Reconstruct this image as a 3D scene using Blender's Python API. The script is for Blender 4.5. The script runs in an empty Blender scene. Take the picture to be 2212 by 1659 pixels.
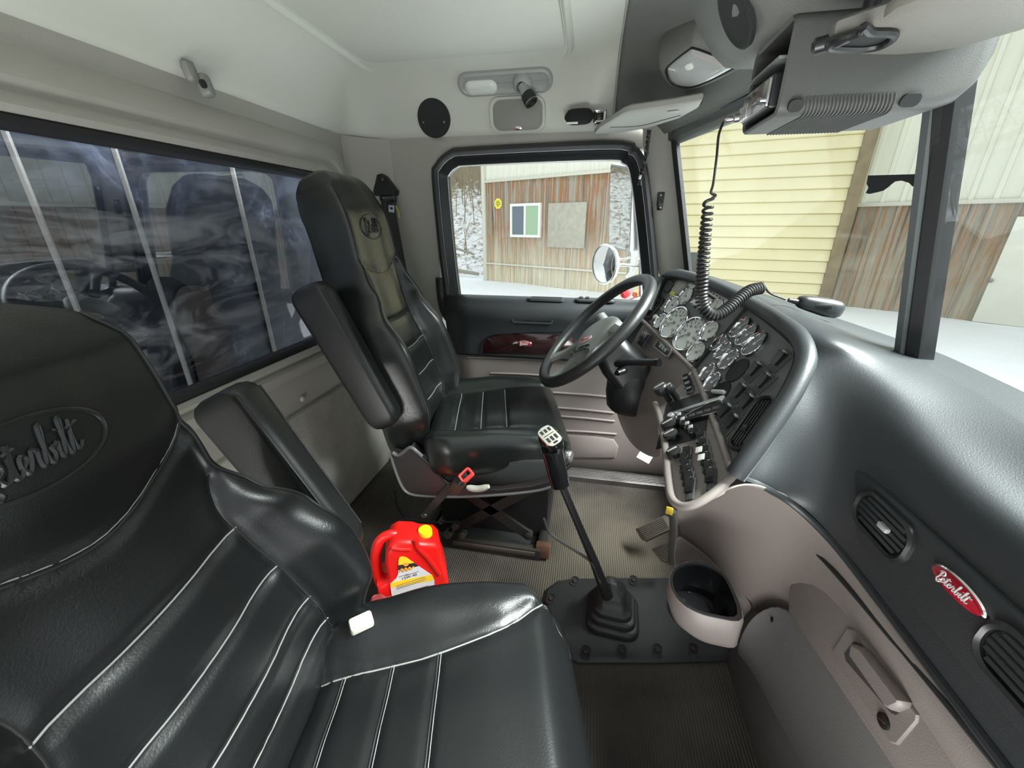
import bpy, bmesh, math, random
from mathutils import Vector, Matrix
from mathutils.bvhtree import BVHTree
V = Vector
R = math.radians
random.seed(7)
scene = bpy.context.scene
COL = scene.collection

# ---------------------------------------------------------------- camera
F, CX, CY = 855.0, 1106.0, 829.5          # focal length and centre in pixels of the 2212 x 1659 frame
PITCH, YAW, ZC = R(21.8), R(10.7), 1.10
sp, cp, sy, cy = math.sin(PITCH), math.cos(PITCH), math.sin(YAW), math.cos(YAW)
FWD, RGT, UPV = V((-sy*cp, cy*cp, -sp)), V((cy, sy, 0)), V((-sy*sp, cy*sp, cp))
EYE = V((0, 0, ZC))
cam_data = bpy.data.cameras.new('camera')
cam = bpy.data.objects.new('camera', cam_data)
COL.objects.link(cam)
cam_data.sensor_width = 36.0
cam_data.lens = F / 2212 * 36
cam_data.clip_start = 0.01
cam_data.clip_end = 300
cam.matrix_world = Matrix(((RGT.x, UPV.x, -FWD.x, EYE.x), (RGT.y, UPV.y, -FWD.y, EYE.y), (RGT.z, UPV.z, -FWD.z, EYE.z), (0, 0, 0, 1)))
scene.camera = cam

# ---------------------------------------------------------------- light and exposure
vs = scene.view_settings
vs.view_transform = 'Standard'
vs.look = 'None'
vs.gamma = 1
vs.use_curve_mapping = False
vs.exposure = 1.0
world = bpy.data.worlds.new('overcast_sky')
scene.world = world
world.use_nodes = True
wn, wl = world.node_tree.nodes, world.node_tree.links
bg = wn['Background']
tc = wn.new('ShaderNodeTexCoord')
sx = wn.new('ShaderNodeSeparateXYZ')
rp = wn.new('ShaderNodeValToRGB')
rp.color_ramp.elements[0].position = 0.35
rp.color_ramp.elements[0].color = (0.80, 0.84, 0.88, 1)
rp.color_ramp.elements[1].position = 1.0
rp.color_ramp.elements[1].color = (0.95, 1.0, 1.04, 1)
wl.new(tc.outputs['Generated'], sx.inputs[0])
wl.new(sx.outputs['Z'], rp.inputs[0])
wl.new(rp.outputs[0], bg.inputs['Color'])
bg.inputs['Strength'].default_value = 0.63


def area_light(name, loc, target, w, h, power, col=(1, 1, 1)):
    d = bpy.data.lights.new(name, 'AREA')
    d.shape = 'RECTANGLE'
    d.size, d.size_y, d.energy, d.color = w, h, power, col
    o = bpy.data.objects.new(name, d)
    COL.objects.link(o)
    o.location = loc
    o.rotation_euler = (V(target) - V(loc)).to_track_quat('-Z', 'Y').to_euler()
    return o


# fill lights added to boost cab daylight: outside the open passenger door, high ahead
area_light('door_fill_light', (-0.25, -0.55, -0.12), (-0.25, 0.75, 1.5), 1.6, 0.9, 30, (1.0, 0.995, 0.95))
area_light('front_fill_light', (3.2, 0.4, 4.2), (-0.1, 0.9, 0.7), 3.0, 2.4, 1100, (0.97, 1.0, 1.0))

# ---------------------------------------------------------------- pixel rays onto real planes


def ray(px, py):
    return FWD + RGT*((px-CX)/F) + UPV*((CY-py)/F)


def onX(px, py, x):
    d = ray(px, py)
    return EYE + d*(x/d.x)


def onY(px, py, y):
    d = ray(px, py)
    return EYE + d*(y/d.y)


def onZ(px, py, z):
    d = ray(px, py)
    return EYE + d*((z-ZC)/d.z)


def onP(px, py, p0, n):
    d = ray(px, py)
    return EYE + d*((V(p0)-EYE).dot(n)/d.dot(n))


# ---------------------------------------------------------------- materials
MATS = {}


def mat(name, col=(.5, .5, .5), rough=.5, metal=0., bump=None, var=0., varscale=8., spec=None, coat=0., emit=None, wrinkle=0., ior=None, crack=0.):
    """plain surface with optional fine bump (scale, strength), colour variation and leather wrinkles"""
    if name in MATS:
        return MATS[name]
    m = bpy.data.materials.new(name)
    m.use_nodes = True
    n, l = m.node_tree.nodes, m.node_tree.links
    b = n['Principled BSDF']
    b.inputs['Base Color'].default_value = (*col, 1)
    b.inputs['Roughness'].default_value = rough
    b.inputs['Metallic'].default_value = metal
    if spec is not None:
        b.inputs['Specular IOR Level'].default_value = spec
    if coat:
        b.inputs['Coat Weight'].default_value = coat
        b.inputs['Coat Roughness'].default_value = .08
    if emit:
        b.inputs['Emission Color'].default_value = (*col, 1)
        b.inputs['Emission Strength'].default_value = emit
    t = n.new('ShaderNodeTexCoord')
    if var:
        nz = n.new('ShaderNodeTexNoise')
        nz.inputs['Scale'].default_value = varscale
        nz.inputs['Detail'].default_value = 6
        l.new(t.outputs['Object'], nz.inputs['Vector'])
        mx = n.new('ShaderNodeMix')
        mx.data_type = 'RGBA'
        mx.inputs['A'].default_value = (*[max(0, c*(1-var)) for c in col], 1)
        mx.inputs['B'].default_value = (*[min(1, c*(1+var)) for c in col], 1)
        l.new(nz.outputs['Fac'], mx.inputs['Factor'])
        l.new(mx.outputs['Result'], b.inputs['Base Color'])
    h = None
    if bump:
        nz2 = n.new('ShaderNodeTexNoise')
        nz2.inputs['Scale'].default_value = bump[0]
        nz2.inputs['Detail'].default_value = 3
        l.new(t.outputs['Object'], nz2.inputs['Vector'])
        bp = n.new('ShaderNodeBump')
        bp.inputs['Strength'].default_value = bump[1]
        bp.inputs['Distance'].default_value = .002
        l.new(nz2.outputs['Fac'], bp.inputs['Height'])
        h = bp
    if wrinkle:
        vo = n.new('ShaderNodeTexVoronoi')
        vo.feature = 'DISTANCE_TO_EDGE'
        vo.inputs['Scale'].default_value = 48
        ds = n.new('ShaderNodeTexNoise')
        ds.inputs['Scale'].default_value = 9
        ds.inputs['Detail'].default_value = 4
        va = n.new('ShaderNodeVectorMath')
        va.operation = 'MULTIPLY_ADD'
        va.inputs[1].default_value = (.22, .22, .22)
        l.new(t.outputs['Object'], ds.inputs['Vector'])
        l.new(ds.outputs['Color'], va.inputs[0])
        l.new(t.outputs['Object'], va.inputs[2])
        l.new(va.outputs[0], vo.inputs['Vector'])
        mr = n.new('ShaderNodeMapRange')
        mr.inputs['From Max'].default_value = .05
        l.new(vo.outputs['Distance'], mr.inputs['Value'])
        ms = n.new('ShaderNodeTexNoise')
        ms.inputs['Scale'].default_value = 5
        l.new(t.outputs['Object'], ms.inputs['Vector'])
        cr = n.new('ShaderNodeMapRange')
        cr.inputs['From Min'].default_value = .48
        cr.inputs['From Max'].default_value = .62
        l.new(ms.outputs['Fac'], cr.inputs['Value'])
        b2 = n.new('ShaderNodeBump')
        b2.inputs['Distance'].default_value = .003
        mu = n.new('ShaderNodeMath')
        mu.operation = 'MULTIPLY'
        mu.inputs[1].default_value = wrinkle
        l.new(cr.outputs[0], mu.inputs[0])
        l.new(mu.outputs[0], b2.inputs['Strength'])
        l.new(mr.outputs[0], b2.inputs['Height'])
        if h:
            l.new(h.outputs[0], b2.inputs['Normal'])
        h = b2
    if h:
        l.new(h.outputs[0], b.inputs['Normal'])
    MATS[name] = m
    return m


def glass_mat(name, tint=(1, 1, 1), ior=1.5, dirt=0.):
    if name in MATS:
        return MATS[name]
    m = bpy.data.materials.new(name)
    m.use_nodes = True
    n, l = m.node_tree.nodes, m.node_tree.links
    n.remove(n['Principled BSDF'])
    out = n['Material Output']
    tr = n.new('ShaderNodeBsdfTransparent')
    tr.inputs['Color'].default_value = (*tint, 1)
    gl = n.new('ShaderNodeBsdfGlossy')
    gl.inputs['Roughness'].default_value = 0.0
    lw = n.new('ShaderNodeLayerWeight')
    lw.inputs['Blend'].default_value = .5
    pw = n.new('ShaderNodeMath')
    pw.operation = 'POWER'
    pw.inputs[1].default_value = 5
    l.new(lw.outputs['Facing'], pw.inputs[0])
    r0 = ((ior-1)/(ior+1))**2
    fr = n.new('ShaderNodeMapRange')
    fr.inputs['To Min'].default_value = r0
    fr.inputs['To Max'].default_value = 1
    l.new(pw.outputs[0], fr.inputs['Value'])
    mx = n.new('ShaderNodeMixShader')
    l.new(fr.outputs[0], mx.inputs[0])
    l.new(tr.outputs[0], mx.inputs[1])
    l.new(gl.outputs[0], mx.inputs[2])
    last = mx
    if dirt:
        df = n.new('ShaderNodeBsdfDiffuse')
        df.inputs['Color'].default_value = (.75, .76, .78, 1)
        t = n.new('ShaderNodeTexCoord')
        mp = n.new('ShaderNodeMapping')
        mp.inputs['Scale'].default_value = (1, 1.2, 4)
        mp.inputs['Rotation'].default_value = (.5, 0, 0)
        nz = n.new('ShaderNodeTexNoise')
        nz.inputs['Scale'].default_value = 3.2
        nz.inputs['Detail'].default_value = 9
        nz.inputs['Roughness'].default_value = .7
        nz.inputs['Distortion'].default_value = 1.2
        l.new(t.outputs['Object'], mp.inputs[0])
        l.new(mp.outputs[0], nz.inputs['Vector'])
        mr = n.new('ShaderNodeMapRange')
        mr.inputs['From Min'].default_value = .45
        mr.inputs['From Max'].default_value = .8
        mr.inputs['To Max'].default_value = dirt
        l.new(nz.outputs['Fac'], mr.inputs['Value'])
        m2 = n.new('ShaderNodeMixShader')
        l.new(mr.outputs[0], m2.inputs[0])
        l.new(mx.outputs[0], m2.inputs[1])
        l.new(df.outputs[0], m2.inputs[2])
        last = m2
    l.new(last.outputs[0], out.inputs['Surface'])
    MATS[name] = m
    return m


# ---------------------------------------------------------------- geometry helpers
class Fr:
    """a local frame: origin o, u to the viewer's right, v up, n out of the face"""
    def __init__(s, o, n, up=(0, 0, 1)):
        s.o = V(o)
        s.n = V(n).normalized()
        up = V(up)
        s.v = (up - s.n*up.dot(s.n)).normalized()
        s.u = s.v.cross(s.n)

    def p(s, a, b, c=0):
        return s.o + s.u*a + s.v*b + s.n*c

    def at(s, a, b, c=0, rot=0):
        f = Fr(s.p(a, b, c), s.n, s.v)
        return f.spin(rot) if rot else f

    def spin(s, deg):
        c, k = math.cos(R(deg)), math.sin(R(deg))
        u, v = s.u, s.v
        s.u, s.v = u*c + v*k, v*c - u*k
        return s

    def local(s, q):
        d = V(q) - s.o
        return V((d.dot(s.u), d.dot(s.v), d.dot(s.n)))


WORLD = Fr((0, 0, 0), (0, 0, 1), (0, 1, 0))


def rr(w, h, r, k=5):
    """rounded rectangle outline, counter-clockwise"""
    r = min(r, w/2-1e-5, h/2-1e-5)
    o = []
    for cx_, cy_, a0 in ((w/2-r, h/2-r, 0), (-w/2+r, h/2-r, 90), (-w/2+r, -h/2+r, 180), (w/2-r, -h/2+r, 270)):
        for i in range(k+1):
            a = R(a0 + 90*i/k)
            o.append((cx_+r*math.cos(a), cy_+r*math.sin(a)))
    return o


def ell(a, b, k=32):
    return [(a*math.cos(2*math.pi*i/k), b*math.sin(2*math.pi*i/k)) for i in range(k)]


def inset(o, d):
    """move an outline inwards by d"""
    if not d:
        return list(o)
    n = len(o)
    r = []
    for i in range(n):
        a, b, c = V(o[i-1]), V(o[i]), V(o[(i+1) % n])
        e1, e2 = (b-a), (c-b)
        e1 = e1.normalized() if e1.length > 1e-9 else V((1, 0))
        e2 = e2.normalized() if e2.length > 1e-9 else e1
        n1, n2 = V((-e1.y, e1.x)), V((-e2.y, e2.x))
        m = n1+n2
        m = m.normalized() if m.length > 1e-6 else n1
        k = max(.4, m.dot(n1))
        q = b + m*(d/k)
        r.append((q.x, q.y))
    return r


def cr(pts, n=6, closed=False):
    """Catmull-Rom through points"""
    pts = [V(p) for p in pts]
    N = len(pts)
    out = []
    rng = range(N) if closed else range(N-1)
    for i in rng:
        if closed:
            p0, p1, p2, p3 = pts[i-1], pts[i], pts[(i+1) % N], pts[(i+2) % N]
        else:
            p1, p2 = pts[i], pts[i+1]
            p0 = pts[i-1] if i else p1*2-p2
            p3 = pts[i+2] if i+2 < N else p2*2-p1
        for j in range(n):
            t = j/n
            out.append(.5*((2*p1)+(p2-p0)*t+(2*p0-5*p1+4*p2-p3)*t*t+(3*p1-p0-3*p2+p3)*t**3))
    if not closed:
        out.append(pts[-1].copy())
    return out


class MB:
    def __init__(s):
        s.v, s.f = [], []

    def add(s, vs, fs):
        b = len(s.v)
        s.v += [V(q) for q in vs]
        s.f += [tuple(i+b for i in q) for q in fs]
        return s

    def loft(s, loops, caps=(True, True), closed=True):
        n = len(loops[0])
        vs = [q for L in loops for q in L]
        fs = []
        for i in range(len(loops)-1):
            for j in range(n if closed else n-1):
                k = (j+1) % n
                fs.append((i*n+j, i*n+k, (i+1)*n+k, (i+1)*n+j))
        if closed and caps[0]:
            fs.append(tuple(range(n-1, -1, -1)))
        if closed and caps[1]:
            fs.append(tuple((len(loops)-1)*n+j for j in range(n)))
        return s.add(vs, fs)

    def plate(s, fr, outline, prof, back=True):
        """outline raised along the frame normal; prof = [(inset, height), ...] from back to front"""
        return s.loft([[fr.p(a, b, h) for a, b in inset(outline, d)] for d, h in prof], (back, True))

    def box(s, fr, w, h, d, r=.004, c=0):
        """rounded box standing on the frame plane, centred"""
        r = min(r, w*.45, h*.45, d*.6)
        return s.plate(fr, rr(w, h, max(r, .0005), 3), [(r*.6, c), (0, c+r*.6), (0, c+d-r), (r*.3, c+d-r*.3), (r, c+d)])

    def lathe(s, fr, prof, k=32, caps=(False, False)):
        return s.loft([[fr.p(r*math.cos(2*math.pi*i/k), r*math.sin(2*math.pi*i/k), h) for i in range(k)] for r, h in prof], caps)

    def ring(s, fr, outline_out, outline_in, prof):
        """closed band between two outlines; prof = [(t 0..1, height)]"""
        loops = []
        for t, h in prof:
            loops.append([fr.p(a[0]*(1-t)+b[0]*t, a[1]*(1-t)+b[1]*t, h) for a, b in zip(outline_out, outline_in)])
        return s.loft(loops, (False, False))

    def tube(s, pts, r, k=10, closed=False, cap=True, flat=None):
        pts = [V(p) for p in pts]
        N = len(pts)
        loops = []
        prev = None
        for i, p in enumerate(pts):
            if closed:
                t = pts[(i+1) % N]-pts[i-1]
            else:
                t = pts[min(i+1, N-1)]-pts[max(i-1, 0)]
            t = t.normalized() if t.length > 1e-9 else V((0, 0, 1))
            if prev is None:
                a = V((0, 0, 1)) if abs(t.z) < .9 else V((1, 0, 0))
                u = (a-t*a.dot(t)).normalized()
            else:
                u = prev-t*prev.dot(t)
                u = u.normalized() if u.length > 1e-6 else prev
            prev = u
            w = t.cross(u)
            ri = r[i] if isinstance(r, (list, tuple)) else r
            fu, fw = flat if flat else (1, 1)
            loops.append([p+u*(ri*fu*math.cos(2*math.pi*j/k))+w*(ri*fw*math.sin(2*math.pi*j/k)) for j in range(k)])
        if closed:
            # align last ring with the first
            n = k
            vs_ = [q for L in loops for q in L]
            best = min(range(k), key=lambda o: (loops[-1][o]-loops[0][0]).length)
            fs = []
            for i in range(N):
                ii = (i+1) % N
                off = 0 if ii else best
                for j in range(k):
                    a, b = i*n+j, i*n+(j+1) % k
                    if ii:
                        fs.append((a, b, ii*n+(j+1) % k, ii*n+j))
                    else:
                        fs.append((a, b, (j+1-off) % k, (j-off) % k))
            return s.add(vs_, fs)
        return s.loft(loops, (cap, cap))

    def band(s, pts, side, w, t):
        """flat strap along pts: width w along side vectors, thickness t"""
        pts = [V(p) for p in pts]
        N = len(pts)
        loops = []
        for i, p in enumerate(pts):
            tg = (pts[min(i+1, N-1)]-pts[max(i-1, 0)]).normalized()
            sd = V(side[i] if isinstance(side, list) else side)
            sd = (sd-tg*sd.dot(tg)).normalized()
            nn = tg.cross(sd)
            loops.append([p+sd*(w/2)+nn*(t/2), p-sd*(w/2)+nn*(t/2), p-sd*(w/2)-nn*(t/2), p+sd*(w/2)-nn*(t/2)])
        return s.loft(loops)

    def grid(s, rows):
        n = len(rows[0])
        return s.loft(rows, (False, False), closed=False)

    def build(s, name, m, parent=None, sub=0, sol=0., solo=0, angle=40, smooth=True, bev=0., loc=None):
        me = bpy.data.meshes.new(name)
        if loc is None:
            lo = V((min(q.x for q in s.v), min(q.y for q in s.v), min(q.z for q in s.v)))
            hi = V((max(q.x for q in s.v), max(q.y for q in s.v), max(q.z for q in s.v)))
            loc = V(((lo.x+hi.x)/2, (lo.y+hi.y)/2, lo.z))
        loc = V(loc)
        me.from_pydata([tuple(q-loc) for q in s.v], [], s.f)
        bm = bmesh.new()
        bm.from_mesh(me)
        bmesh.ops.remove_doubles(bm, verts=bm.verts, dist=1e-6)
        bmesh.ops.recalc_face_normals(bm, faces=bm.faces)
        bm.to_mesh(me)
        bm.free()
        o = bpy.data.objects.new(name, me)
        COL.objects.link(o)
        o.location = loc
        if smooth:
            me.shade_smooth()
            if angle and not sub:
                me.set_sharp_from_angle(angle=R(angle))
        if m:
            me.materials.append(m)
        if sol:
            md = o.modifiers.new('thickness', 'SOLIDIFY')
            md.thickness = sol
            md.offset = solo
        if bev:
            md = o.modifiers.new('edge', 'BEVEL')
            md.width = bev
            md.segments = 2
        if sub:
            md = o.modifiers.new('smooth', 'SUBSURF')
            md.levels = md.render_levels = sub
        if parent is not None:
            attach(o, parent)
        return o


def wmat(o):
    """world matrix without waiting for the depsgraph"""
    m = Matrix.LocRotScale(o.location, o.rotation_euler, o.scale)
    if o.parent:
        return wmat(o.parent) @ o.matrix_parent_inverse @ m
    return m


def attach(o, parent):
    o.parent = parent
    o.matrix_parent_inverse = wmat(parent).inverted()


def thing(name, label, cat, loc=(0, 0, 0), group=None):
    o = bpy.data.objects.new(name, None)
    o.empty_display_size = .05
    COL.objects.link(o)
    o.location = loc
    return tag(o, label, cat, group)


def tag(o, label=None, cat=None, group=None, kind=None):
    if label:
        o['label'] = label
    if cat:
        o['category'] = cat
    if group:
        o['group'] = group
    if kind:
        o['kind'] = kind
    return o


def struct(o):
    o['kind'] = 'structure'
    return o


def text_mb(txt, fr, size, ext=.0008, shear=0., align='CENTER', xscale=1., space=1.):
    cu = bpy.data.curves.new('t', 'FONT')
    cu.body = txt
    cu.size = size
    cu.extrude = ext
    cu.shear = shear
    cu.align_x = align
    cu.align_y = 'CENTER'
    cu.space_character = space
    cu.resolution_u = 3
    o = bpy.data.objects.new('t', cu)
    COL.objects.link(o)
    dg = bpy.context.evaluated_depsgraph_get()
    me = bpy.data.meshes.new_from_object(o.evaluated_get(dg))
    mb = MB()
    mb.add([fr.p(q.co.x*xscale, q.co.y, q.co.z+ext) for q in me.vertices], [tuple(p.vertices) for p in me.polygons])
    bpy.data.objects.remove(o)
    bpy.data.curves.remove(cu)
    bpy.data.meshes.remove(me)
    return mb


def script_mb(fr, h, r, width=1.0):
    """the maker's joined handwriting as one running stroke: P e t e r b i l t, drawn at letter height h"""
    P = [(-.30, .95), (-.18, 1.12), (.05, 1.18), (.22, 1.0), (.18, .78), (-.02, .66), (-.16, .74), (-.06, 1.1), (-.14, .5), (-.24, .05), (-.10, .0)]
    run = [(.05, .12), (.22, .28), (.40, .42), (.36, .56), (.24, .52), (.22, .22), (.36, .08), (.52, .24),         # e
           (.68, .70), (.74, 1.0), (.66, .50), (.66, .14), (.78, .08),                                             # t
           (.92, .26), (1.10, .42), (1.06, .56), (.94, .50), (.92, .20), (1.06, .08), (1.20, .26),                 # e
           (1.30, .54), (1.34, .62), (1.44, .54), (1.50, .52), (1.46, .24), (1.52, .08), (1.64, .22),              # r
           (1.84, .86), (1.88, 1.12), (1.80, 1.10), (1.74, .5), (1.76, .14), (1.88, .06), (2.00, .26), (1.94, .46), (2.06, .44),  # b
           (2.20, .54), (2.16, .22), (2.22, .08), (2.34, .24),                                                     # i
           (2.52, .86), (2.56, 1.12), (2.47, 1.06), (2.44, .5), (2.48, .12), (2.58, .10),                          # l
           (2.74, .66), (2.82, 1.0), (2.74, .5), (2.76, .14), (2.90, .10), (3.02, .26)]                            # t
    cross1 = [(.54, .74), (.72, .78), (.92, .82)]
    cross2 = [(2.62, .74), (2.82, .78), (3.10, .84)]
    dot = [(2.26, .84), (2.29, .88)]
    under = [(-.20, .03), (-.05, -.20), (.12, -.14), (.02, .0)]
    mb = MB()
    for st in (P, run, cross1, cross2, dot, under):
        pts = cr([(V((x-1.38, y-.5, 0))) for x, y in st], 4)
        mb.tube([fr.p((q.x+q.y*.18)*h*width, q.y*h, 0) for q in pts], r, 6)
    return mb


def surf_hit(bvh, o, d):
    h = bvh.ray_cast(V(o), V(d))
    return h[0]


# common materials
LEATHER = mat('black_leather', (.006, .0065, .0068), .34, bump=(420, .12), wrinkle=.11, spec=.45)
LEATHER_D = mat('black_leather_driver', (.008, .010, .009), .29, bump=(420, .10), wrinkle=.09, spec=.65)
LEATHER_P = mat('black_leather_plain', (.009, .010, .010), .37, bump=(420, .12), spec=.55)
PIPING = mat('seam_thread', (.20, .20, .19), .55)
DARK_PIPE = mat('black_piping', (.012, .012, .012), .4)
DASH = mat('dark_dash_vinyl', (.024, .027, .029), .43, bump=(600, .16), spec=.5)
PANEL = mat('gauge_panel_plastic', (.105, .110, .107), .5, bump=(700, .25))
TAUPE = mat('taupe_plastic', (.20, .172, .158), .45, bump=(600, .22))
HEAD = mat('headliner_vinyl', (.52, .53, .47), .6, bump=(500, .15))
GREYP = mat('grey_trim_vinyl', (.32, .312, .275), .55, bump=(500, .2))
OVERH = mat('overhead_grey_vinyl', (.125, .128, .118), .55, bump=(380, .3))
BLACKP = mat('black_plastic', (.012, .012, .013), .35)
BLACKM = mat('black_matte', (.010, .010, .011), .7)
RUBBER = mat('black_rubber', (.014, .014, .015), .5, bump=(150, .2))
GLOSSB = mat('gloss_black', (.008, .008, .009), .12, coat=.5)
CHROME = mat('chrome', (.75, .75, .76), .12, 1.0)
STEEL = mat('worn_steel', (.35, .34, .33), .4, 1.0)
WHITEP = mat('white_plastic', (.75, .74, .70), .45)
REDP = mat('red_plastic', (.62, .012, .01), .35)
# ================================================================ THE CAB SHELL
XR, YD = -0.93, 1.65          # rear wall and driver-side wall planes


def floor_material():
    m = mat('ribbed_rubber_floor', (.060, .052, .040), .62, var=.35, varscale=7)
    n, l = m.node_tree.nodes, m.node_tree.links
    b = n['Principled BSDF']
    t = n.new('ShaderNodeTexCoord')
    w = n.new('ShaderNodeTexWave')
    w.wave_type = 'BANDS'
    w.bands_direction = 'X'
    w.inputs['Scale'].default_value = 42
    w.inputs['Distortion'].default_value = .25
    w.inputs['Detail'].default_value = 1
    l.new(t.outputs['Object'], w.inputs['Vector'])
    bp = n.new('ShaderNodeBump')
    bp.inputs['Strength'].default_value = .4
    bp.inputs['Distance'].default_value = .004
    l.new(w.outputs['Fac'], bp.inputs['Height'])
    l.new(bp.outputs[0], b.inputs['Normal'])
    # dusty wear where feet rub the ribs
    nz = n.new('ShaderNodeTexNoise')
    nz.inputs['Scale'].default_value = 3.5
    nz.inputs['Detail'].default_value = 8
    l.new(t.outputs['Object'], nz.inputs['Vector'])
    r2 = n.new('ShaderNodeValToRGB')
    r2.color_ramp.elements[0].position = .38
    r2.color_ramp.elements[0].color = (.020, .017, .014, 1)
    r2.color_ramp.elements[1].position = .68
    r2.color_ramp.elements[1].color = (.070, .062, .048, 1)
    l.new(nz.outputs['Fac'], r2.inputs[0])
    # paler patch near the pedals: dirt, plus light falloff painted into the colour
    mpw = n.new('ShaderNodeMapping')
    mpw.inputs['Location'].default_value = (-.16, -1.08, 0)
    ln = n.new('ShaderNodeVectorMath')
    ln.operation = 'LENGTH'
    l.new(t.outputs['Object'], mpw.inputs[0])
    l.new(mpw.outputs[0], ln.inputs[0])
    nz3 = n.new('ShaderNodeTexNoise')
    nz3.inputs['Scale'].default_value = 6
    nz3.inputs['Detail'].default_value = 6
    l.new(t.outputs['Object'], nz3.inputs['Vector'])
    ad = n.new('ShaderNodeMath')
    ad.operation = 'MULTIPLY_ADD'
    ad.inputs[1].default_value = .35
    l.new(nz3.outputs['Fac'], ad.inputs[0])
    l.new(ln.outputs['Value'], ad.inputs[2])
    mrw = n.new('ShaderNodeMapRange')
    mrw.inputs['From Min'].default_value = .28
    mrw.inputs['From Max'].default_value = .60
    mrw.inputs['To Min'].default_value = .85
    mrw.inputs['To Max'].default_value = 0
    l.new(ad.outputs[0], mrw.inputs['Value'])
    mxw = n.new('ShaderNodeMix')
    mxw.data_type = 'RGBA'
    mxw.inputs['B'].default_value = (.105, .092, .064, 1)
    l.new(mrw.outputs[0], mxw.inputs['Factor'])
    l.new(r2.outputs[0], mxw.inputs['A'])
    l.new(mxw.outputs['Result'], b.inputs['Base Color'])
    return m


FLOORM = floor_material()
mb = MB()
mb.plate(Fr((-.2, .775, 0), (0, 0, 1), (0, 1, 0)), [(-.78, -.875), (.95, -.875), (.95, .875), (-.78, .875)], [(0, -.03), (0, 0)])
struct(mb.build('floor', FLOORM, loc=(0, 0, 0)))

# ---- rear wall with its window


def holed(fr, x0, x1, y0, y1, hx0, hx1, hy0, hy1, r, prof, k=8):
    """flat wall (frame coords) with a rounded opening; prof = [(t, height)] from outer edge to the opening"""
    w, h = hx1-hx0, hy1-hy0
    inner = [(a+(hx0+hx1)/2, b+(hy0+hy1)/2) for a, b in rr(w, h, r, k)]
    outer = [(a+(x0+x1)/2, b+(y0+y1)/2) for a, b in rr(x1-x0, y1-y0, .001, k)]
    return MB().ring(fr, outer, inner, prof)


FRR = Fr((XR, 0, 0), (1, 0, 0))      # u = +Y
WY0, WY1, WZ0, WZ1 = .20, 1.455, .715, 1.262
rear = holed(FRR, -.06, YD, 0, 1.42, WY0, WY1, WZ0, WZ1, .07, [(0, 0), (1, 0), (1, -.05)])
# soft raised surround round the window, and the lip of the lower panel
so = [(a+(WY0+WY1)/2, b+(WZ0+WZ1)/2+.012) for a, b in rr(WY1-WY0+.17, WZ1-WZ0+.19, .11, 8)]
si = [(a+(WY0+WY1)/2, b+(WZ0+WZ1)/2) for a, b in rr(WY1-WY0+.012, WZ1-WZ0+.012, .075, 8)]
rear.ring(FRR, so, si, [(0, 0), (.12, .012), (.35, .020), (.5, .020), (.6, .008), (.68, .005), (.78, .016), (.9, .018), (1, .008), (1, -.01)])
w = rear.build('wall_rear', GREYP)
struct(w)
# felt-like lower lining
mb = MB()
mb.plate(Fr((XR, .81, .27), (1, 0, 0)), rr(1.62, .50, .01), [(0, 0), (0, .010), (.004, .014)])
LINING = mat('grey_lining_felt', (.29, .28, .25), .9, bump=(90, .5), var=.25, varscale=14)
mb.build('lower_lining', LINING, w)
for py, pz in ((1.075, .555), (1.60, 1.395), (.62, .555)):
    b = MB().lathe(Fr((XR+.002, py, pz), (1, 0, 0)), [(.011, 0), (.011, .003), (.008, .007), (.003, .009), (0.0001, .0092)], 16)
    b.build('trim_button', GREYP, w)

win = bpy.data.objects.new('window_1', None)
COL.objects.link(win)
win.location = (XR, (WY0+WY1)/2, WZ0)
struct(win)
GLASS = glass_mat('window_glass', (.97, 1, .985), 1.45)
RGLASS = glass_mat('rear_window_glass', (.80, .85, .92), 2.0, dirt=.25)
mb = MB().plate(Fr((XR-.03, (WY0+WY1)/2, (WZ0+WZ1)/2), (1, 0, 0)), rr(WY1-WY0, WZ1-WZ0, .07), [(0, 0), (0, .002)])
mb.build('window_pane', RGLASS, win)
o_, i_ = rr(WY1-WY0+.02, WZ1-WZ0+.02, .075, 8), rr(WY1-WY0-.036, WZ1-WZ0-.036, .055, 8)
mb = MB().ring(Fr((XR-.026, (WY0+WY1)/2, (WZ0+WZ1)/2), (1, 0, 0)), o_, i_, [(0, .0), (0, .024), (.3, .030), (.6, .026), (1, .012), (1, .002)])
mb.build('window_gasket', RUBBER, win)

# ---- driver-side wall (vinyl panel round the door opening)
FRD = Fr((0, YD, 0), (0, -1, 0))      # viewer looks along +Y: u = +X
DX0, DX1, DZ0, DZ1 = -.625, .250, .03, 1.352
lw = holed(FRD, XR, DX1+.014, -.03, 1.44, DX0, DX1, DZ0, DZ1, .11, [(0, 0), (1, 0), (1, -.06)])
lw.box(Fr((.45, YD+.004, .40), (0, -1, 0)), .38, .84, .004, .001)
w = lw.build('wall_left', GREYP)
struct(w)
# rounded corner post between the rear wall and the side wall
mb = MB()
prof = [(XR+.001, 1.535), (XR+.02, 1.57), (XR+.05, 1.605), (XR+.09, 1.632), (XR+.14, 1.6485)]
mb.grid([[V((x, y, z)) for x, y in cr([(a, b, 0) for a, b in prof], 4) and [(q.x, q.y) for q in cr([(a, b, 0) for a, b in prof], 4)]] for z in (.02, .5, 1.0, 1.41)])
mb.build('corner_post', GREYP, w)
for px, pz in ((778, 357),):
    b = MB().lathe(Fr(onY(px, pz, 1.638), (.3, -1, 0)), [(.010, 0), (.010, .003), (.006, .006), (0.0001, .007)], 14)
    b.build('trim_button', GREYP, w)
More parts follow.
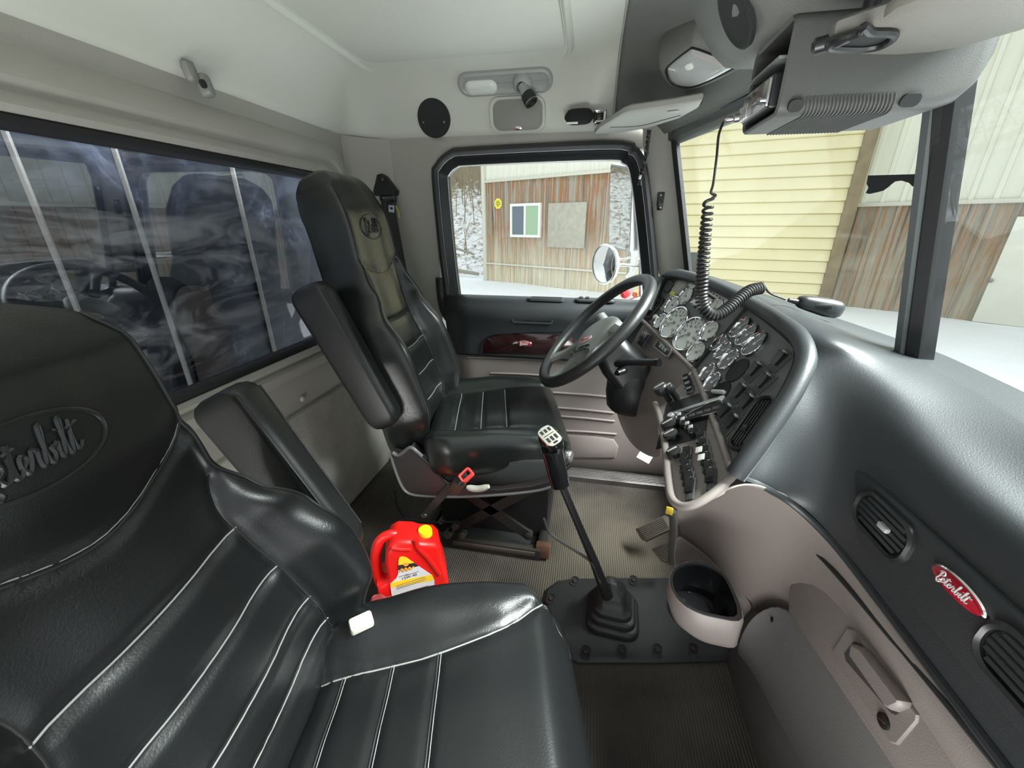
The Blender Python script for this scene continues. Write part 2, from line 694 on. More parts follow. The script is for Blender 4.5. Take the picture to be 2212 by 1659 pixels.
# lower moulding of the pillar (soft step behind the driver's seat)
mb = MB().plate(Fr((-.78, YD, .32), (0, -1, 0)), rr(.24, .58, .03), [(0, 0), (0, .02), (.006, .028), (.016, .032)])
mb.build('pillar_moulding', GREYP, w)

# ---- driver door
door = bpy.data.objects.new('door_1', None)
COL.objects.link(door)
door.location = (-.19, YD, .03)
struct(door)


def dpx(px, py, y):
    q = onY(px, py, y)
    return (q.x, q.z)


# window frame of the door: thick black rubber with a thin bright line
glass_out = [(a, b) for a, b in [dpx(*q, YD) for q in ((990, 640), (978, 540), (966, 400), (968, 376), (985, 360), (1010, 356), (1158, 349), (1320, 344), (1345, 351), (1362, 375), (1378, 500), (1393, 652))]]
go = [(q.x, q.y) for q in cr([(a, b, 0) for a, b in glass_out], 4)]
if sum(go[i-1][0]*go[i][1]-go[i][0]*go[i-1][1] for i in range(len(go))) < 0:
    go = go[::-1]
FR0 = Fr((0, YD, 0), (0, -1, 0))
mb = MB().ring(FR0, inset(go, -.058), inset(go, -.029), [(0, -.03), (0, .012), (.25, .026), (.6, .028), (1, .014), (1, -.01)])
mb.build('outer_seal', RUBBER, door)
mb = MB().ring(FR0, inset(go, -.030), inset(go, .001), [(0, -.03), (0, .010), (.12, .014), (.4, .004), (.9, -.006), (1, -.012), (1, -.04)])
mb.build('window_frame', mat('black_frame_paint', (.012, .013, .014), .3), door)
mb = MB().tube([FR0.p(a, b, .014) for a, b in inset(go, -.030)], .0017, 6, True)
mb.build('bright_line', mat('dull_aluminium', (.5, .5, .5), .35, 1.0), door)
mb = MB().tube([FR0.p(a, b, -.010) for a, b in inset(go, .001)], .0022, 6, True)
mb.build('glass_edge_trim', mat('dull_aluminium'), door)
mb = MB().plate(Fr((0, YD+.022, 0), (0, -1, 0)), inset(go, -.004), [(0, 0), (0, .004)])
mb.build('door_glass', GLASS, door)
# rubber seal curling down behind the seat
pts = cr([onY(x, y, 1.632) for x, y in ((950, 600), (953, 640), (960, 672), (973, 694), (985, 715), (984, 745), (976, 775), (978, 805), (985, 860), (992, 930))], 5)
MB().tube(pts, .019, 10, flat=(1, .8)).build('door_seal', RUBBER, door)

# door trim: upper dark pad
YP = 1.60


def doorslab(name, outline_px, y, th, m, inr=.01, parent=door):
    o = [dpx(x, z, y) for x, z in outline_px]
    if sum(o[i-1][0]*o[i][1]-o[i][0]*o[i-1][1] for i in range(len(o))) < 0:
        o = o[::-1]
    return MB().plate(Fr((0, y, 0), (0, -1, 0)), o, [(0, -th), (0, -inr), (inr*.3, -inr*.3), (inr, 0)]).build(name, m, parent)


# cross-section of the door pad swept along X: sill, roll, face, step, lower panel
DOORX = [-.60, -.56, -.40, -.15, .1, .3, .46]


def sweep(prof, x0, x1, m, name, parent, ends=True, n=10):
    P = cr([V((0, a, b)) for a, b in prof], 5)
    loops = []
    for i in range(n+1):
        x = x0+(x1-x0)*i/n
        loops.append([V((x, q.y, q.z)) for q in P])
    return MB().loft(loops, (False, False), closed=False).build(name, m, parent, sol=.004, angle=60)


pad = sweep([(1.668, .800), (1.655, .822), (1.63, .826), (1.60, .818), (1.578, .795), (1.572, .76), (1.582, .715), (1.590, .67), (1.592, .62), (1.592, .575)], -.585, .48, DASH, 'upper_pad', door)
low = sweep([(1.600, .578), (1.604, .56), (1.604, .50), (1.606, .40), (1.606, .25), (1.612, .10), (1.63, .045)], -.575, .48, TAUPE, 'lower_panel', door)
# arm-rest pull pocket on top of the pad
q0, q1 = onY(1130, 656, 1.60), onY(1228, 662, 1.60)
fr = Fr((( q0.x+q1.x)/2, 1.612, .824), (0, 0, 1), (0, 1, 0))
MB().ring(fr, rr(.155, .05, .018), rr(.125, .03, .012), [(0, -.004), (.1, .004), (.6, .007), (1, .003), (1, -.012)]).build('pull_handle_rim', DASH, door)
MB().plate(fr, rr(.128, .033, .012), [(0, -.002), (0, .0035)]).build('pull_pocket', BLACKM, door)
# window switch pod
fr = Fr((onY(1285, 655, 1.60).x, 1.612, .822), (0, 0, 1), (0, 1, 0))
sw = MB().plate(fr, rr(.16, .05, .02), [(0, 0), (0, .006), (.004, .010)]).build('switch_pod', DASH, door)
for dx in (-.055, -.03, .04):
    MB().box(fr.at(dx, 0, .008), .016, .028, .008, .003).build('window_switch', BLACKP, sw)
# door latch handle in the pad face
fr = Fr(onY(1150, 690, 1.575), (0, -1, .12))
MB().ring(fr, rr(.17, .034, .012), rr(.155, .022, .008), [(0, -.006), (.2, .003), (.8, .003), (1, -.004)]).build('latch_bezel', DASH, door)
MB().box(fr.at(.02, .0, -.006), .11, .016, .008, .003).build('latch_handle', BLACKP, door)
# wood-grain inset with the maker's red oval
wood = mat('dark_burl_wood', (.020, .006, .006), .12, var=.8, varscale=30, coat=.6)
ox = [(1040, 764), (1044, 738), (1062, 724), (1110, 718), (1170, 716), (1240, 716), (1240, 766)]
doorslab('wood_inset', ox, 1.586, .012, wood, .004)
pts = [onY(x, y, 1.583) for x, y in ((1040, 764), (1044, 738), (1062, 724), (1110, 718), (1170, 716), (1240, 715))]
MB().tube(cr(pts, 4), .003, 6).build('inset_bead', BLACKP, door)


def emblem(fr, w, h, parent, red=True, name='maker_emblem'):
    base = MB().plate(fr, ell(w/2, h/2, 40), [(0, 0), (0, .003), (.0015, .0045)]).build(name, CHROME, parent)
    MB().plate(fr.at(0, 0, .003), ell(w/2-.0022, h/2-.0022, 40), [(0, 0), (0, .0022), (.001, .003)]).build('red_enamel', mat('red_enamel', (.28, .006, .016), .2, coat=.6), base)
    script_mb(fr.at(-w*.02, 0, .0062, 4), h*.46, .0009*h/.03, width=w/h*.37).build('script_lettering', mat('bright_chrome', (.8, .8, .8), .25, .6), base)
    return base


emblem(Fr(onY(1133, 742, 1.583), (0, -1, 0)), .062, .026, door)
# ribs and pocket of the lower panel
for (xa, za), (xb, zb) in (((1010, 772), (1180, 778)), ((1060, 806), (1190, 812)), ((1195, 848), (1322, 858)), ((1195, 880), (1326, 892)), ((1195, 898), (1328, 910)), ((1210, 930), (1332, 938))):
    MB().tube([onY(xa, za, 1.603), onY((xa+xb)/2, (za+zb)/2-1, 1.601), onY(xb, zb, 1.603)], .005, 8).build('moulded_rib', TAUPE, door)
oc = [(1215, 990), (1215, 940), (1290, 944), (1326, 950), (1336, 966), (1330, 990)]
doorslab('pocket_panel', oc, 1.598, .014, TAUPE, .008)
# lock pin standing on the sill
p = onY(1013, 648, 1.655)
MB().lathe(Fr((p.x, 1.652, .820), (0, 0, 1)), [(.006, 0), (.006, .004), (.003, .006), (.003, .024), (.0042, .026), (.0042, .032), (.002, .034)], 12, (True, True)).build('lock_pin', BLACKP, door)

# door sill tread plate
fr = Fr((.13, 1.60, .012), (0, 0, 1), (0, 1, 0))
sill = MB().plate(fr, rr(.62, .075, .004), [(0, -.012), (0, .012), (.004, .016)])
for k in range(6):
    sill.tube([fr.p(-.3, -.03+.012*k, .0165), fr.p(.3, -.03+.012*k, .0165)], .0028, 6)
s = sill.build('trim_1', mat('brushed_sill', (.20, .19, .18), .38, .85))
struct(s)

# ---- A pillar, windscreen halves, centre post
PA_T, PA_B = V((.238, 1.60, 1.37)), V((.345, 1.60, .954))
PC_T, PC_B = V((.494, .82, 1.37)), V((.598, .82, .877))


def lerp(a, b, t):
    return a+(b-a)*t


def ext(a, b, z):
    return a+(b-a)*((z-a.z)/(b.z-a.z))


PP_T, PP_B = V((.395, .0, 1.37)), V((.505, .0, .93))
WSL = [ext(PA_T, PA_B, .80), ext(PC_T, PC_B, .76), ext(PC_T, PC_B, 1.385), ext(PA_T, PA_B, 1.385)]
WSR = [ext(PC_T, PC_B, .76), ext(PP_T, PP_B, .78), ext(PP_T, PP_B, 1.385), ext(PC_T, PC_B, 1.385)]


def quad_rr(q, dx0, dx1, dz0, dz1, r):
    """rounded outline inside a quad (bl, br, tr, tl), by metres from its sides"""
    bl, br, tr, tl = q
    o = V(bl)
    u = (br-bl).normalized()
    n = (br-bl).cross(tl-bl).normalized()
    f = Fr((bl+br+tr+tl)/4, n, tl-bl)
    c = [f.local(x) for x in q]
    cx_ = [V((c[0].x+dx0, c[0].y+dz0)), V((c[1].x-dx1, c[1].y+dz0)), V((c[2].x-dx1, c[2].y-dz1)), V((c[3].x+dx0, c[3].y-dz1))]
    out = []
    for i in range(4):
        p, a, b = cx_[i], cx_[i-1], cx_[(i+1) % 4]
        e1, e2 = (a-p).normalized(), (b-p).normalized()
        for k in range(7):
            t = k/6
            out.append((p+e1*r*(1-t)**2+e2*r*t*t))
    return f, [(q_.x, q_.y) for q_ in out]


for nm, Q, a, b in (('window_2', WSL, .012, .004), ('window_3', WSR, .004, .012)):
    f, o = quad_rr(Q, a, b, .0, .0, .04)
    wnd = bpy.data.objects.new(nm, None)
    COL.objects.link(wnd)
    wnd.location = (Q[0]+Q[1])/2
    struct(wnd)
    MB().plate(f, o, [(0, -.002), (0, .003)]).build('windscreen_pane', GLASS, wnd)
    MB().ring(f, inset(o, -.016), inset(o, .010), [(0, -.012), (0, .008), (.35, .012), (.7, .009), (1, .004), (1, -.008)]).build('windscreen_gasket', RUBBER, wnd)
    if nm == 'window_2':
        W2F, W2 = f, wnd
# torn black sticker on the driver's half
def w2(px, py):
    d = ray(px, py)
    q = EYE+d*((W2F.o-EYE).dot(W2F.n)/d.dot(W2F.n))
    l_ = W2F.local(q)
    return (l_.x, l_.y)


st = [(1879, 378), (1981, 375), (1989, 382), (1986, 398), (1976, 402), (1968, 394), (1952, 389), (1938, 391), (1930, 397), (1922, 404), (1912, 411), (1896, 415), (1882, 418), (1874, 416), (1880, 404), (1876, 396)]
so = [w2(*q) for q in st]
if sum(so[i-1][0]*so[i][1]-so[i][0]*so[i-1][1] for i in range(len(so))) < 0:
    so = so[::-1]
sgn = 1 if (EYE-W2F.o).dot(W2F.n) > 0 else -1
hs = (.0032, .0036) if sgn > 0 else (-.0030, -.0026)
tag(MB().plate(W2F, so, [(0, hs[0]), (0, hs[1])]).build('window_sticker', BLACKM), 'torn black sticker remnant stuck on the windscreen beside the centre post', 'sticker')

# centre post
pt, pb = ext(PC_T, PC_B, 1.40), ext(PC_T, PC_B, .80)
ax = (pt-pb).normalized()
sec = [(-.025, .014), (-.025, -.010), (-.012, -.022), (.012, -.022), (.025, -.010), (.025, .014)]
loops = []
for P_ in (pb, lerp(pb, pt, .5), pt):
    loops.append([P_+V((b, a, 0)) for a, b in sec])
post = MB().loft(loops).build('trim_2', BLACKP, angle=25)
struct(post)
loops = [[P_+V((b-.004, a, 0)) for a, b in ((-.010, -.012), (-.008, -.0245), (.008, -.0245), (.010, -.012))] for P_ in (pb, pt)]
MB().loft(loops).build('post_cover', mat('post_cover_grey', (.10, .115, .115), .5), post, angle=25)

# A-pillar cover between door and windscreen
rows = []
for t in (0, .33, .66, 1):
    z = 1.43-t*.55
    w_ = ext(PA_T, PA_B, z)
    xl = .262-.02*0
    e = V((lerp(.135, .245, t*.55/.44), YD-.004, z))
    rows.append([V((min(e.x, w_.x-.01), YD+.0, z)), V((lerp(e.x, w_.x, .25), YD-.018, z)), V((lerp(e.x, w_.x, .6), YD-.030, z)), V((w_.x-.006, 1.612, z)), V((w_.x+.012, 1.60, z))])
a_p = MB().grid(rows).build('trim_3', GREYP, sub=2, sol=.006)
struct(a_p)
# header strip above the windscreen
hb = MB()
rows = []
for Pq, yy in ((ext(PA_T, PA_B, 1.37), 1.645), (ext(PC_T, PC_B, 1.37), .82), (ext(PP_T, PP_B, 1.37), -.03)):
    b = V((Pq.x, yy, 0))
    rows.append([b+V((-.012, 0, 1.425)), b+V((-.022, 0, 1.395)), b+V((-.018, 0, 1.368)), b+V((.002, 0, 1.352)), b+V((.02, 0, 1.36))])
hd = hb.grid(rows).build('trim_4', OVERH, sol=.004)
struct(hd)

# ---- ceiling
YPS = -.04           # passenger side edge


def u_path(ins, k=8, r=.11):
    """U from the front on the driver side, round the back, to the front on the passenger side"""
    yd, xr_, yp = YD-ins, XR+ins, YPS+ins
    rad = max(.03, r-ins*.3)
    o = []
    for i in range(9):
        o.append((.05+(xr_+rad-.05)*i/8, yd))
    for i in range(1, k+1):
        a = R(90+90*i/k)
        o.append((xr_+rad+rad*math.cos(a), yd-rad+rad*math.sin(a)))
    for i in range(1, 9):
        o.append((xr_, yd-rad+(yp+rad-yd+rad)*i/8))
    for i in range(1, k+1):
        a = R(180+90*i/k)
        o.append((xr_+rad+rad*math.cos(a), yp+rad+rad*math.sin(a)))
    for i in range(1, 9):
        o.append((xr_+rad+(.05-xr_-rad)*i/8, yp))
    return o


CP = [(-.004, 1.408), (.006, 1.412), (.012, 1.43), (.018, 1.46), (.030, 1.50), (.052, 1.54), (.085, 1.572), (.125, 1.590), (.165, 1.598), (.21, 1.601)]


def ceil_z(y):
    """height of the headliner at distance from the driver wall"""
    d = YD-y if y > .8 else y-YPS
    for (a, b), (c, e) in zip(CP, CP[1:]):
        if d <= c:
            return b+(e-b)*max(0, (d-a)/(c-a))
    return 1.601


rows = [[V((a, b, z)) for a, b in u_path(i)] for i, z in CP]
mb = MB().grid(rows)
last = rows[-1]
mb.add(last, [tuple(range(len(last)))])
ce = mb.build('ceiling', HEAD, angle=50)
struct(ce)
# big roof panel with its pressed lip
cx_, cy_ = -.445, .81
RPW, RPH = .665, 1.49
fr = Fr((cx_, cy_, 1.601), (0, 0, -1), (0, 1, 0))
mb = MB().ring(fr, rr(RPW+.05, RPH+.05, .10, 8), rr(RPW-.02, RPH-.02, .07, 8), [(0, -.004), (.15, .009), (.4, .016), (.60, .012), (.72, -.003), (.84, .004), (1, .004)])
mb.plate(fr, rr(RPW-.012, RPH-.012, .07, 8), [(0, -.002), (0, .0035), (.01, .0045)])
mb.build('roof_panel', HEAD, ce, angle=50)
b = MB().lathe(Fr((-.412, 1.315, 1.5975), (0, 0, -1)), [(.024, 0), (.023, .006), (.018, .010), (.006, .012), (.0001, .0122)], 24)
b.build('headliner_button', HEAD, ce)

# ---- front overhead panel sloping from the headliner down to the windscreen header


def xw(y):
    """windscreen header x at a given y"""
    if y > .82:
        return lerp(PC_T.x, PA_T.x, (y-.82)/.78)
    return lerp(PC_T.x, PP_T.x, (.82-y)/.82)


def over_pt(y, t):
    x = .045+(xw(y)-.018-.045)*t
    zt = ceil_z(y)
    q = min(1, (x-.045)/min(.20, xw(y)-.06))
    low = zt+(1.372-zt)*q*q*(3-2*q)
    high = zt+(1.385-zt)*t**1.7
    k = min(1, max(0, (y-.98)/.14))
    k = k*k*(3-2*k)
    return V((x, y, low+(high-low)*k))


ys = [1.64, 1.62, 1.59, 1.55, 1.50, 1.45, 1.40, 1.35, 1.30, 1.25, 1.20, 1.15, 1.10, 1.05, 1.0, .93, .82, .7, .55, .4, .25, .1, 0, -.03]
mb = MB().grid([[over_pt(y, t/14) for t in range(15)] for y in ys])
OVB = BVHTree.FromPolygons(mb.v, mb.f)
ov = mb.build('trim_5', OVERH, sol=.004, solo=1)
struct(ov)
# welt where headliner and overhead panel meet
MB().tube([over_pt(y, 0)+V((0, 0, -.001)) for y in ys], .0035, 6).build('seam_welt', GREYP, ov)

# passenger side: door opening surround behind the photographer (lower sill and rear post)
mb = MB().plate(Fr((-.19, -.055, .02), (0, 1, 0)), rr(1.5, .10, .01), [(0, -.03), (0, 0)])
mb.plate(Fr((-.86, -.055, .72), (0, 1, 0)), rr(.14, 1.40, .01), [(0, -.03), (0, 0)])
struct(mb.build('wall_right', GREYP))
# firewall / toe board closing the front of the foot space
rows = []
for y in (1.65, 1.3, 1.0, .85, .6, .35, 0, -.05):
    xf = .62 if y > .9 else (.50 if y > .8 else .50)
    rows.append([V((xf-.06, y, 0.0)), V((xf, y, .12)), V((xf+.03, y, .35)), V((xf+.05, y, .70))])
fw = MB().grid(rows).build('wall_front', mat('firewall_grey', (.12, .115, .11), .6, bump=(300, .2)), sol=.006)
struct(fw)
# ================================================================ SEATS
from mathutils.kdtree import KDTree


def interp(tab, s):
    """smooth table lookup, tab = [(s, value), ...]"""
    if s <= tab[0][0]:
        return tab[0][1]
    for (a, x), (b, y) in zip(tab, tab[1:]):
        if s <= b:
            t = (s-a)/(b-a)
            t = t*t*(3-2*t)
            return x+(y-x)*t
    return tab[-1][1]


class Pad:
    """upholstered pad: axis a, across w, outward n; tables of half width, thickness, bolster, panel width, offset"""
    def __init__(s, B, a, w, n, L, hw, th, bol, ui, fo, s0=0., ns=70, cap0=.03, cap1=.03, crown=.0):
        s.B, s.a, s.w, s.n, s.L = V(B), V(a).normalized(), V(w).normalized(), V(n).normalized(), L
        s.hw = hw
        ss = []
        for i in range(ns+1):
            ss.append(s0+(L-s0)*i/ns)
        loops = []
        for k, q in enumerate(ss):
            H, T, Bo, U, Fo = interp(hw, q), interp(th, q), interp(bol, q), interp(ui, q), interp(fo, q)
            half = [(0, crown*.6), (U*.33, crown*.5), (U*.66, 0), (U*.93, Bo*.06), (U+(H-U)*.16, Bo*.34), (U+(H-U)*.42, Bo*.86), (U+(H-U)*.68, Bo), (U+(H-U)*.88, Bo*.80), (H*.995, Bo*.2-.012), (H, -T*.35), (H*.995, -T*.7), (H*.95, -T*.94), (H*.82, -T), (H*.4, -T-.004)]
            pts = half + [(0, -T-.005)] + [(-u, f) for u, f in reversed(half[1:])]
            # rounded ends
            e = 1.
            if q < s0+cap0:
                e = math.sqrt(max(0, 1-(1-(q-s0)/cap0)**2))
            if q > L-cap1:
                e = min(e, math.sqrt(max(0, 1-((q-(L-cap1))/cap1)**2)))
            mid = (Bo*.3-T)/2
            ku, kf = .80+.20*e, .12+.88*e
            loops.append([s.B+s.a*q+s.w*(u*ku)+s.n*(Fo+mid+(f-mid)*kf) for u, f in pts])
        loops = [cr(L_, 5, True) for L_ in loops]
        s.loops = loops
        s.seams = []

    def mesh(s):
        mb = MB().loft(s.loops)
        s.mb = mb
        s.bvh = BVHTree.FromPolygons(mb.v, mb.f)
        return s

    def drape(s, pts, lift=0., n=None):
        out = []
        n = n or s.n
        for p in pts:
            h = s.bvh.ray_cast(V(p)+n*.4, -n)
            if h[0] is not None:
                out.append(h[0]+n*lift)
        return out

    def uv(s, u, q):
        return s.B+s.a*q+s.w*u

    def seam(s, uvs, n=8):
        """a stitched seam through (u, s) pairs"""
        P = [s.uv(q.x, q.y) for q in cr([V((a, b, 0)) for a, b in uvs], n)]
        # even spacing
        out = [P[0]]
        for p, q in zip(P, P[1:]):
            k = max(1, int((q-p).length/.006))
            out += [p.lerp(q, (j+1)/k) for j in range(k)]
        d = s.drape(out)
        s.seams.append(d)
        return d

    def groove(s, width=.010, depth=.006):
        pts = [p for sm in s.seams for p in sm]
        if not pts:
            return
        kd = KDTree(len(pts))
        for i, p in enumerate(pts):
            kd.insert(p, i)
        kd.balance()
        for i, v in enumerate(s.mb.v):
            _, _, d = kd.find(v)
            if d < width*2.6:
                s.mb.v[i] = v-s.n*(depth*math.exp(-(d/width)**2))
        s.bvh = BVHTree.FromPolygons(s.mb.v, s.mb.f)


def stitch(pad, pts, parent, r=.0016, m=None, name='seam_stitching', sink=.0):
    d = pad.drape(pts, -sink)
    if len(d) > 2:
        MB().tube(d[::2]+[d[-1]], r, 6).build(name, m or PIPING, parent)


def seat_emblem(pad, u, q, w, h, parent, tilt=0):
    """pressed oval with the maker's script on a headrest"""
    c = pad.drape([pad.uv(u, q)])[0]
    f = Fr(c, pad.n, pad.a)
    rim = [p for p in (f.p(a, b, 0) for a, b in ell(w/2, h/2, 56))]
    ring = pad.drape(rim, .0)
    o = MB().tube(ring, .0028, 8, True).build('pressed_oval', LEATHER_P, parent)
    s_ = script_mb(Fr(f.o, f.n, f.v).spin(tilt), h*.50, .0030*h/.07, width=w/h*.36)
    for i, v in enumerate(s_.v):
        k = (v-f.o).dot(f.n)
        d = pad.drape([v-f.n*k])
        if d:
            s_.v[i] = d[0]+f.n*(k+.0006)
    s_.build('pressed_script', LEATHER_P, parent)
    return o


def armrest(name, top, bot, depth, thick, m, parent, yaw=13):
    """padded arm folded up beside the backrest"""
    top, bot = V(top), V(bot)
    a = (top-bot).normalized()
    L = (top-bot).length
    w = V((-math.sin(R(yaw)), math.cos(R(yaw)), 0))
    w = (w-a*w.dot(a)).normalized()
    n = a.cross(w)
    if n.x < 0:
        n = -n
    loops = []
    N = 72
    for i in range(N+1):
        q = L*i/N
        e = 1.
        c0, c1 = .05, .035
        if q < c0:
            e = math.sqrt(max(0., 1-(1-q/c0)**2))
        if q > L-c1:
            e = min(e, math.sqrt(max(0., 1-((q-L+c1)/c1)**2)))
        d = depth*(.93+.10*(q/L))
        f = Fr(bot+a*q, a, n)
        o = rr(thick*(.72+.28*e), d*(.55+.45*e), .020, 6)
        loops.append([f.p(x, y) for x, y in o])
    arm = MB().loft(loops).build(name, m, parent, angle=80)
    for sg in (-1, 1):
        pts = []
        for i in range(6, N-3, 2):
            q = L*i/N
            f = Fr(bot+a*q, a, n)
            d = depth*(.93+.10*(q/L))
            pts.append(f.p(sg*(thick/2-.004), d/2-.008))
        MB().tube(pts, .0026, 6).build('arm_piping', m, arm)
        MB().tube([p-n*.008+w*(sg*.003) for p in pts], .0010, 5).build('arm_stitching', PIPING, arm)
    return arm


# ---------------------------------------------------------------- driver seat
ds = thing('driver_seat', 'black leather high-back seat behind the steering wheel, its armrest folded up', 'seat', (-.30, 1.25, 0))
YC = 1.245
rec = R(15)
A, Nn = V((-math.sin(rec), 0, math.cos(rec))), V((math.cos(rec), 0, math.sin(rec)))
bk = Pad((-.515, YC-.012, .45), A, (0, 1, 0), Nn, .835,
         hw=[(0, .195), (.10, .215), (.28, .215), (.38, .200), (.49, .160), (.58, .146), (.70, .142), (.775, .130), (.815, .108), (.835, .085)],
         th=[(0, .10), (.3, .11), (.55, .13), (.72, .135), (.815, .11)],
         bol=[(0, .05), (.12, .070), (.30, .065), (.44, .035), (.53, .012), (.6, .004), (.815, .0)],
         ui=[(0, .15), (.12, .135), (.32, .125), (.46, .115), (.60, .112), (.75, .11), (.815, .07)],
         fo=[(0, -.01), (.12, .012), (.25, .015), (.40, 0), (.55, .004), (.70, .018), (.815, .0)], s0=-.05, ns=90, cap0=.05, cap1=.045, crown=.006).mesh()
S1 = bk.seam([(-.133, .575), (-.08, .545), (0, .528), (.08, .545), (.133, .575)])
S2 = bk.seam([(-.105, .385), (0, .378), (.105, .385)])
S3 = bk.seam([(-.118, .285), (0, .280), (.118, .285)])
S4 = bk.seam([(-.125, .185), (0, .182), (.125, .185)])
S5 = bk.seam([(-.135, .085), (0, .083), (.135, .085)])
S6 = bk.seam([(-.112, .545), (-.106, .45), (-.112, .33), (-.125, .2), (-.148, .04)])
S7 = bk.seam([(.112, .545), (.106, .45), (.112, .33), (.125, .2), (.148, .04)])
bk.groove(.008, .006)
back = bk.mb.build('backrest', LEATHER_D, ds, angle=0)
for s_, m in ((S1, DARK_PIPE), (S2, DARK_PIPE), (S3, PIPING), (S4, PIPING), (S5, PIPING), (S6, DARK_PIPE), (S7, DARK_PIPE)):
    stitch(bk, s_, back, .0016, m)
# outer edge piping on the bolster, both sides
for sg in (-1, 1):
    pts = []
    for i in range(60):
        q = .0+.78*i/59
        u = sg*(interp(bk.hw, q)*.93)
        pts.append(bk.uv(u, q))
    d = bk.drape(pts, .0005)
    MB().tube(d, .0024, 6).build('edge_piping', DARK_PIPE, back)
seat_emblem(bk, .0, .665, .135, .07, back)

ya = R(9)
cu = Pad((-.30-.23*math.cos(ya), YC+.008-.23*math.sin(ya), .480), (math.cos(ya), math.sin(ya), .05), (-math.sin(ya), math.cos(ya), 0), (-.05, 0, 1), .475,
         hw=[(0, .235), (.1, .262), (.35, .268), (.44, .255), (.475, .225)],
         th=[(0, .11), (.35, .12), (.475, .11)],
         bol=[(0, .035), (.2, .030), (.36, .016), (.475, .0)],
         ui=[(0, .15), (.3, .165), (.475, .18)],
         fo=[(0, -.005), (.1, .0), (.32, .008), (.42, .002), (.475, -.018)], ns=60, cap0=.05, cap1=.07, crown=.006).mesh()
C1 = cu.seam([(-.152, .06), (-.165, .25), (-.185, .43)])
C2 = cu.seam([(.152, .06), (.165, .25), (.185, .43)])
C3 = [cu.seam([(-.155, x), (0, x), (.155, x)]) for x in (.10, .185, .27)]
cu.groove(.008, .006)
cush = cu.mb.build('seat_cushion', LEATHER_D, ds, angle=0)
for s_ in [C1, C2]:
    stitch(cu, s_, cush, .0016, DARK_PIPE)
for s_ in C3:
    stitch(cu, s_, cush, .0015)
# little tear in the leather
c = cu.drape([onZ(1094, 815, .51)])
if c:
    MB().tube([c[0]+V((0, 0, .002)), c[0]+V((.006, .012, .006)), c[0]+V((-.004, .03, .002))], .002, 5).build('torn_padding', mat('padding_tan', (.35, .28, .18), .9), cush)
# seat side skirt in cloth-backed vinyl
mb = MB()
f = Fr((-.29, YC-.243, .395), (0, -1, 0))
mb.plate(f, rr(.44, .10, .03), [(0, -.02), (0, .0), (.008, .006)])
mb.build('cushion_skirt', mat('black_seat_cloth', (.012, .013, .013), .8), ds)
ds.rotation_euler.z = R(4)
armrest('armrest', (-.740, .962, .950), (-.560, .975, .545), .110, .064, LEATHER_P, ds, 5)
# plastic side shield with a pale edge bead
sh = [(843, 978), (862, 982), (886, 966), (908, 984), (935, 1010), (962, 1040), (1000, 1056), (1080, 1056), (1150, 1048), (1192, 1036), (1196, 1052), (1130, 1066), (1000, 1074), (905, 1072), (884, 1066), (868, 1050)]
YS = .985
o = [(q.x, q.z) for q in (onY(*p, YS) for p in sh)]
if sum(o[i-1][0]*o[i][1]-o[i][0]*o[i-1][1] for i in range(len(o))) < 0:
    o = o[::-1]
f = Fr((0, YS, 0), (0, -1, 0))
shield = MB().plate(f, o, [(0, -.03), (0, 0), (.003, .003)]).build('side_shield', mat('seat_shield_plastic', (.020, .016, .016), .42), ds)
MB().tube(cr([onY(*p, YS-.004) for p in ((843, 978), (852, 1010), (868, 1050), (886, 1067), (925, 1072), (1000, 1073), (1090, 1068), (1160, 1060), (1196, 1050))], 4), .0045, 8).build('shield_bead', mat('grey_edge_bead', (.11, .11, .11), .35), shield)
MB().tube(cr([onY(*p, YS-.004) for p in ((848, 978), (862, 983), (885, 967), (900, 975), (912, 986))], 4), .006, 8).build('shield_top_lip', mat('grey_edge_bead'), shield)
MB().tube(cr([onY(*p, YS-.003) for p in ((905, 983), (935, 1010), (962, 1040), (985, 1052))], 4), .003, 8).build('shield_fold', BLACKP, shield)
# buckle on its stalk
f = Fr(onY(1003, 1031, YS-.045), (-.15, -.85, .5), (-.62, .0, .75))
bu = MB().box(f, .044, .030, .022, .004).build('belt_buckle', BLACKP, ds)
f2 = Fr(onY(1006, 1026, YS-.06), (-.1, -.75, .65), (-.5, .0, .8)).spin(12)
MB().ring(f2, rr(.040, .030, .006), rr(.028, .013, .002), [(0, -.012), (0, .002), (.3, .006), (.9, .004), (1, -.006)]).build('release_button', mat('buckle_red', (.75, .06, .05), .35), bu)
f = Fr(onY(990, 1046, YS-.03), (0, -1, .2), (.5, 0, .85))
MB().box(f, .040, .05, .016, .008).build('buckle_boot', mat('dark_brown_rubber', (.05, .018, .008), .5), ds)
p0, p1 = onY(972, 1052, YS-.02), onY(917, 1112, YS-.02)
MB().band([p0, p0.lerp(p1, .5)+V((0, -.004, 0)), p1], (.7, 0, .7), .024, .004).build('buckle_strap', mat('belt_webbing', (.022, .021, .019), .75, bump=(300, .3)), ds)
MB().lathe(Fr(p1, (0, -1, .3)), [(.011, -.008), (.011, .004), (.007, .006), (.007, .011), (.0001, .011)], 6).build('anchor_bolt', STEEL, ds)
# pale adjuster lever
lv = []
for i in range(9):
    t = i/8
    p = onY(1008+48*t, 1052+5*math.sin(t*3.0)-2*t, YS-.022)
    lv.append(p)
MB().tube(lv, [.006, .0105, .0115, .0115, .0115, .0115, .0115, .0105, .007], 12, flat=(.85, 1)).build('adjuster_lever', mat('aged_white_plastic', (.52, .49, .42), .5), ds)
# front height knob
f = Fr(onY(1222, 984, 1.08), (1, -.35, .1))
kn = MB().lathe(f, [(.006, -.04), (.006, .0), (.017, .001), (.018, .016), (.015, .020), (.0001, .021)], 16).build('height_knob', mat('silver_knob', (.55, .54, .52), .3, .7), ds)
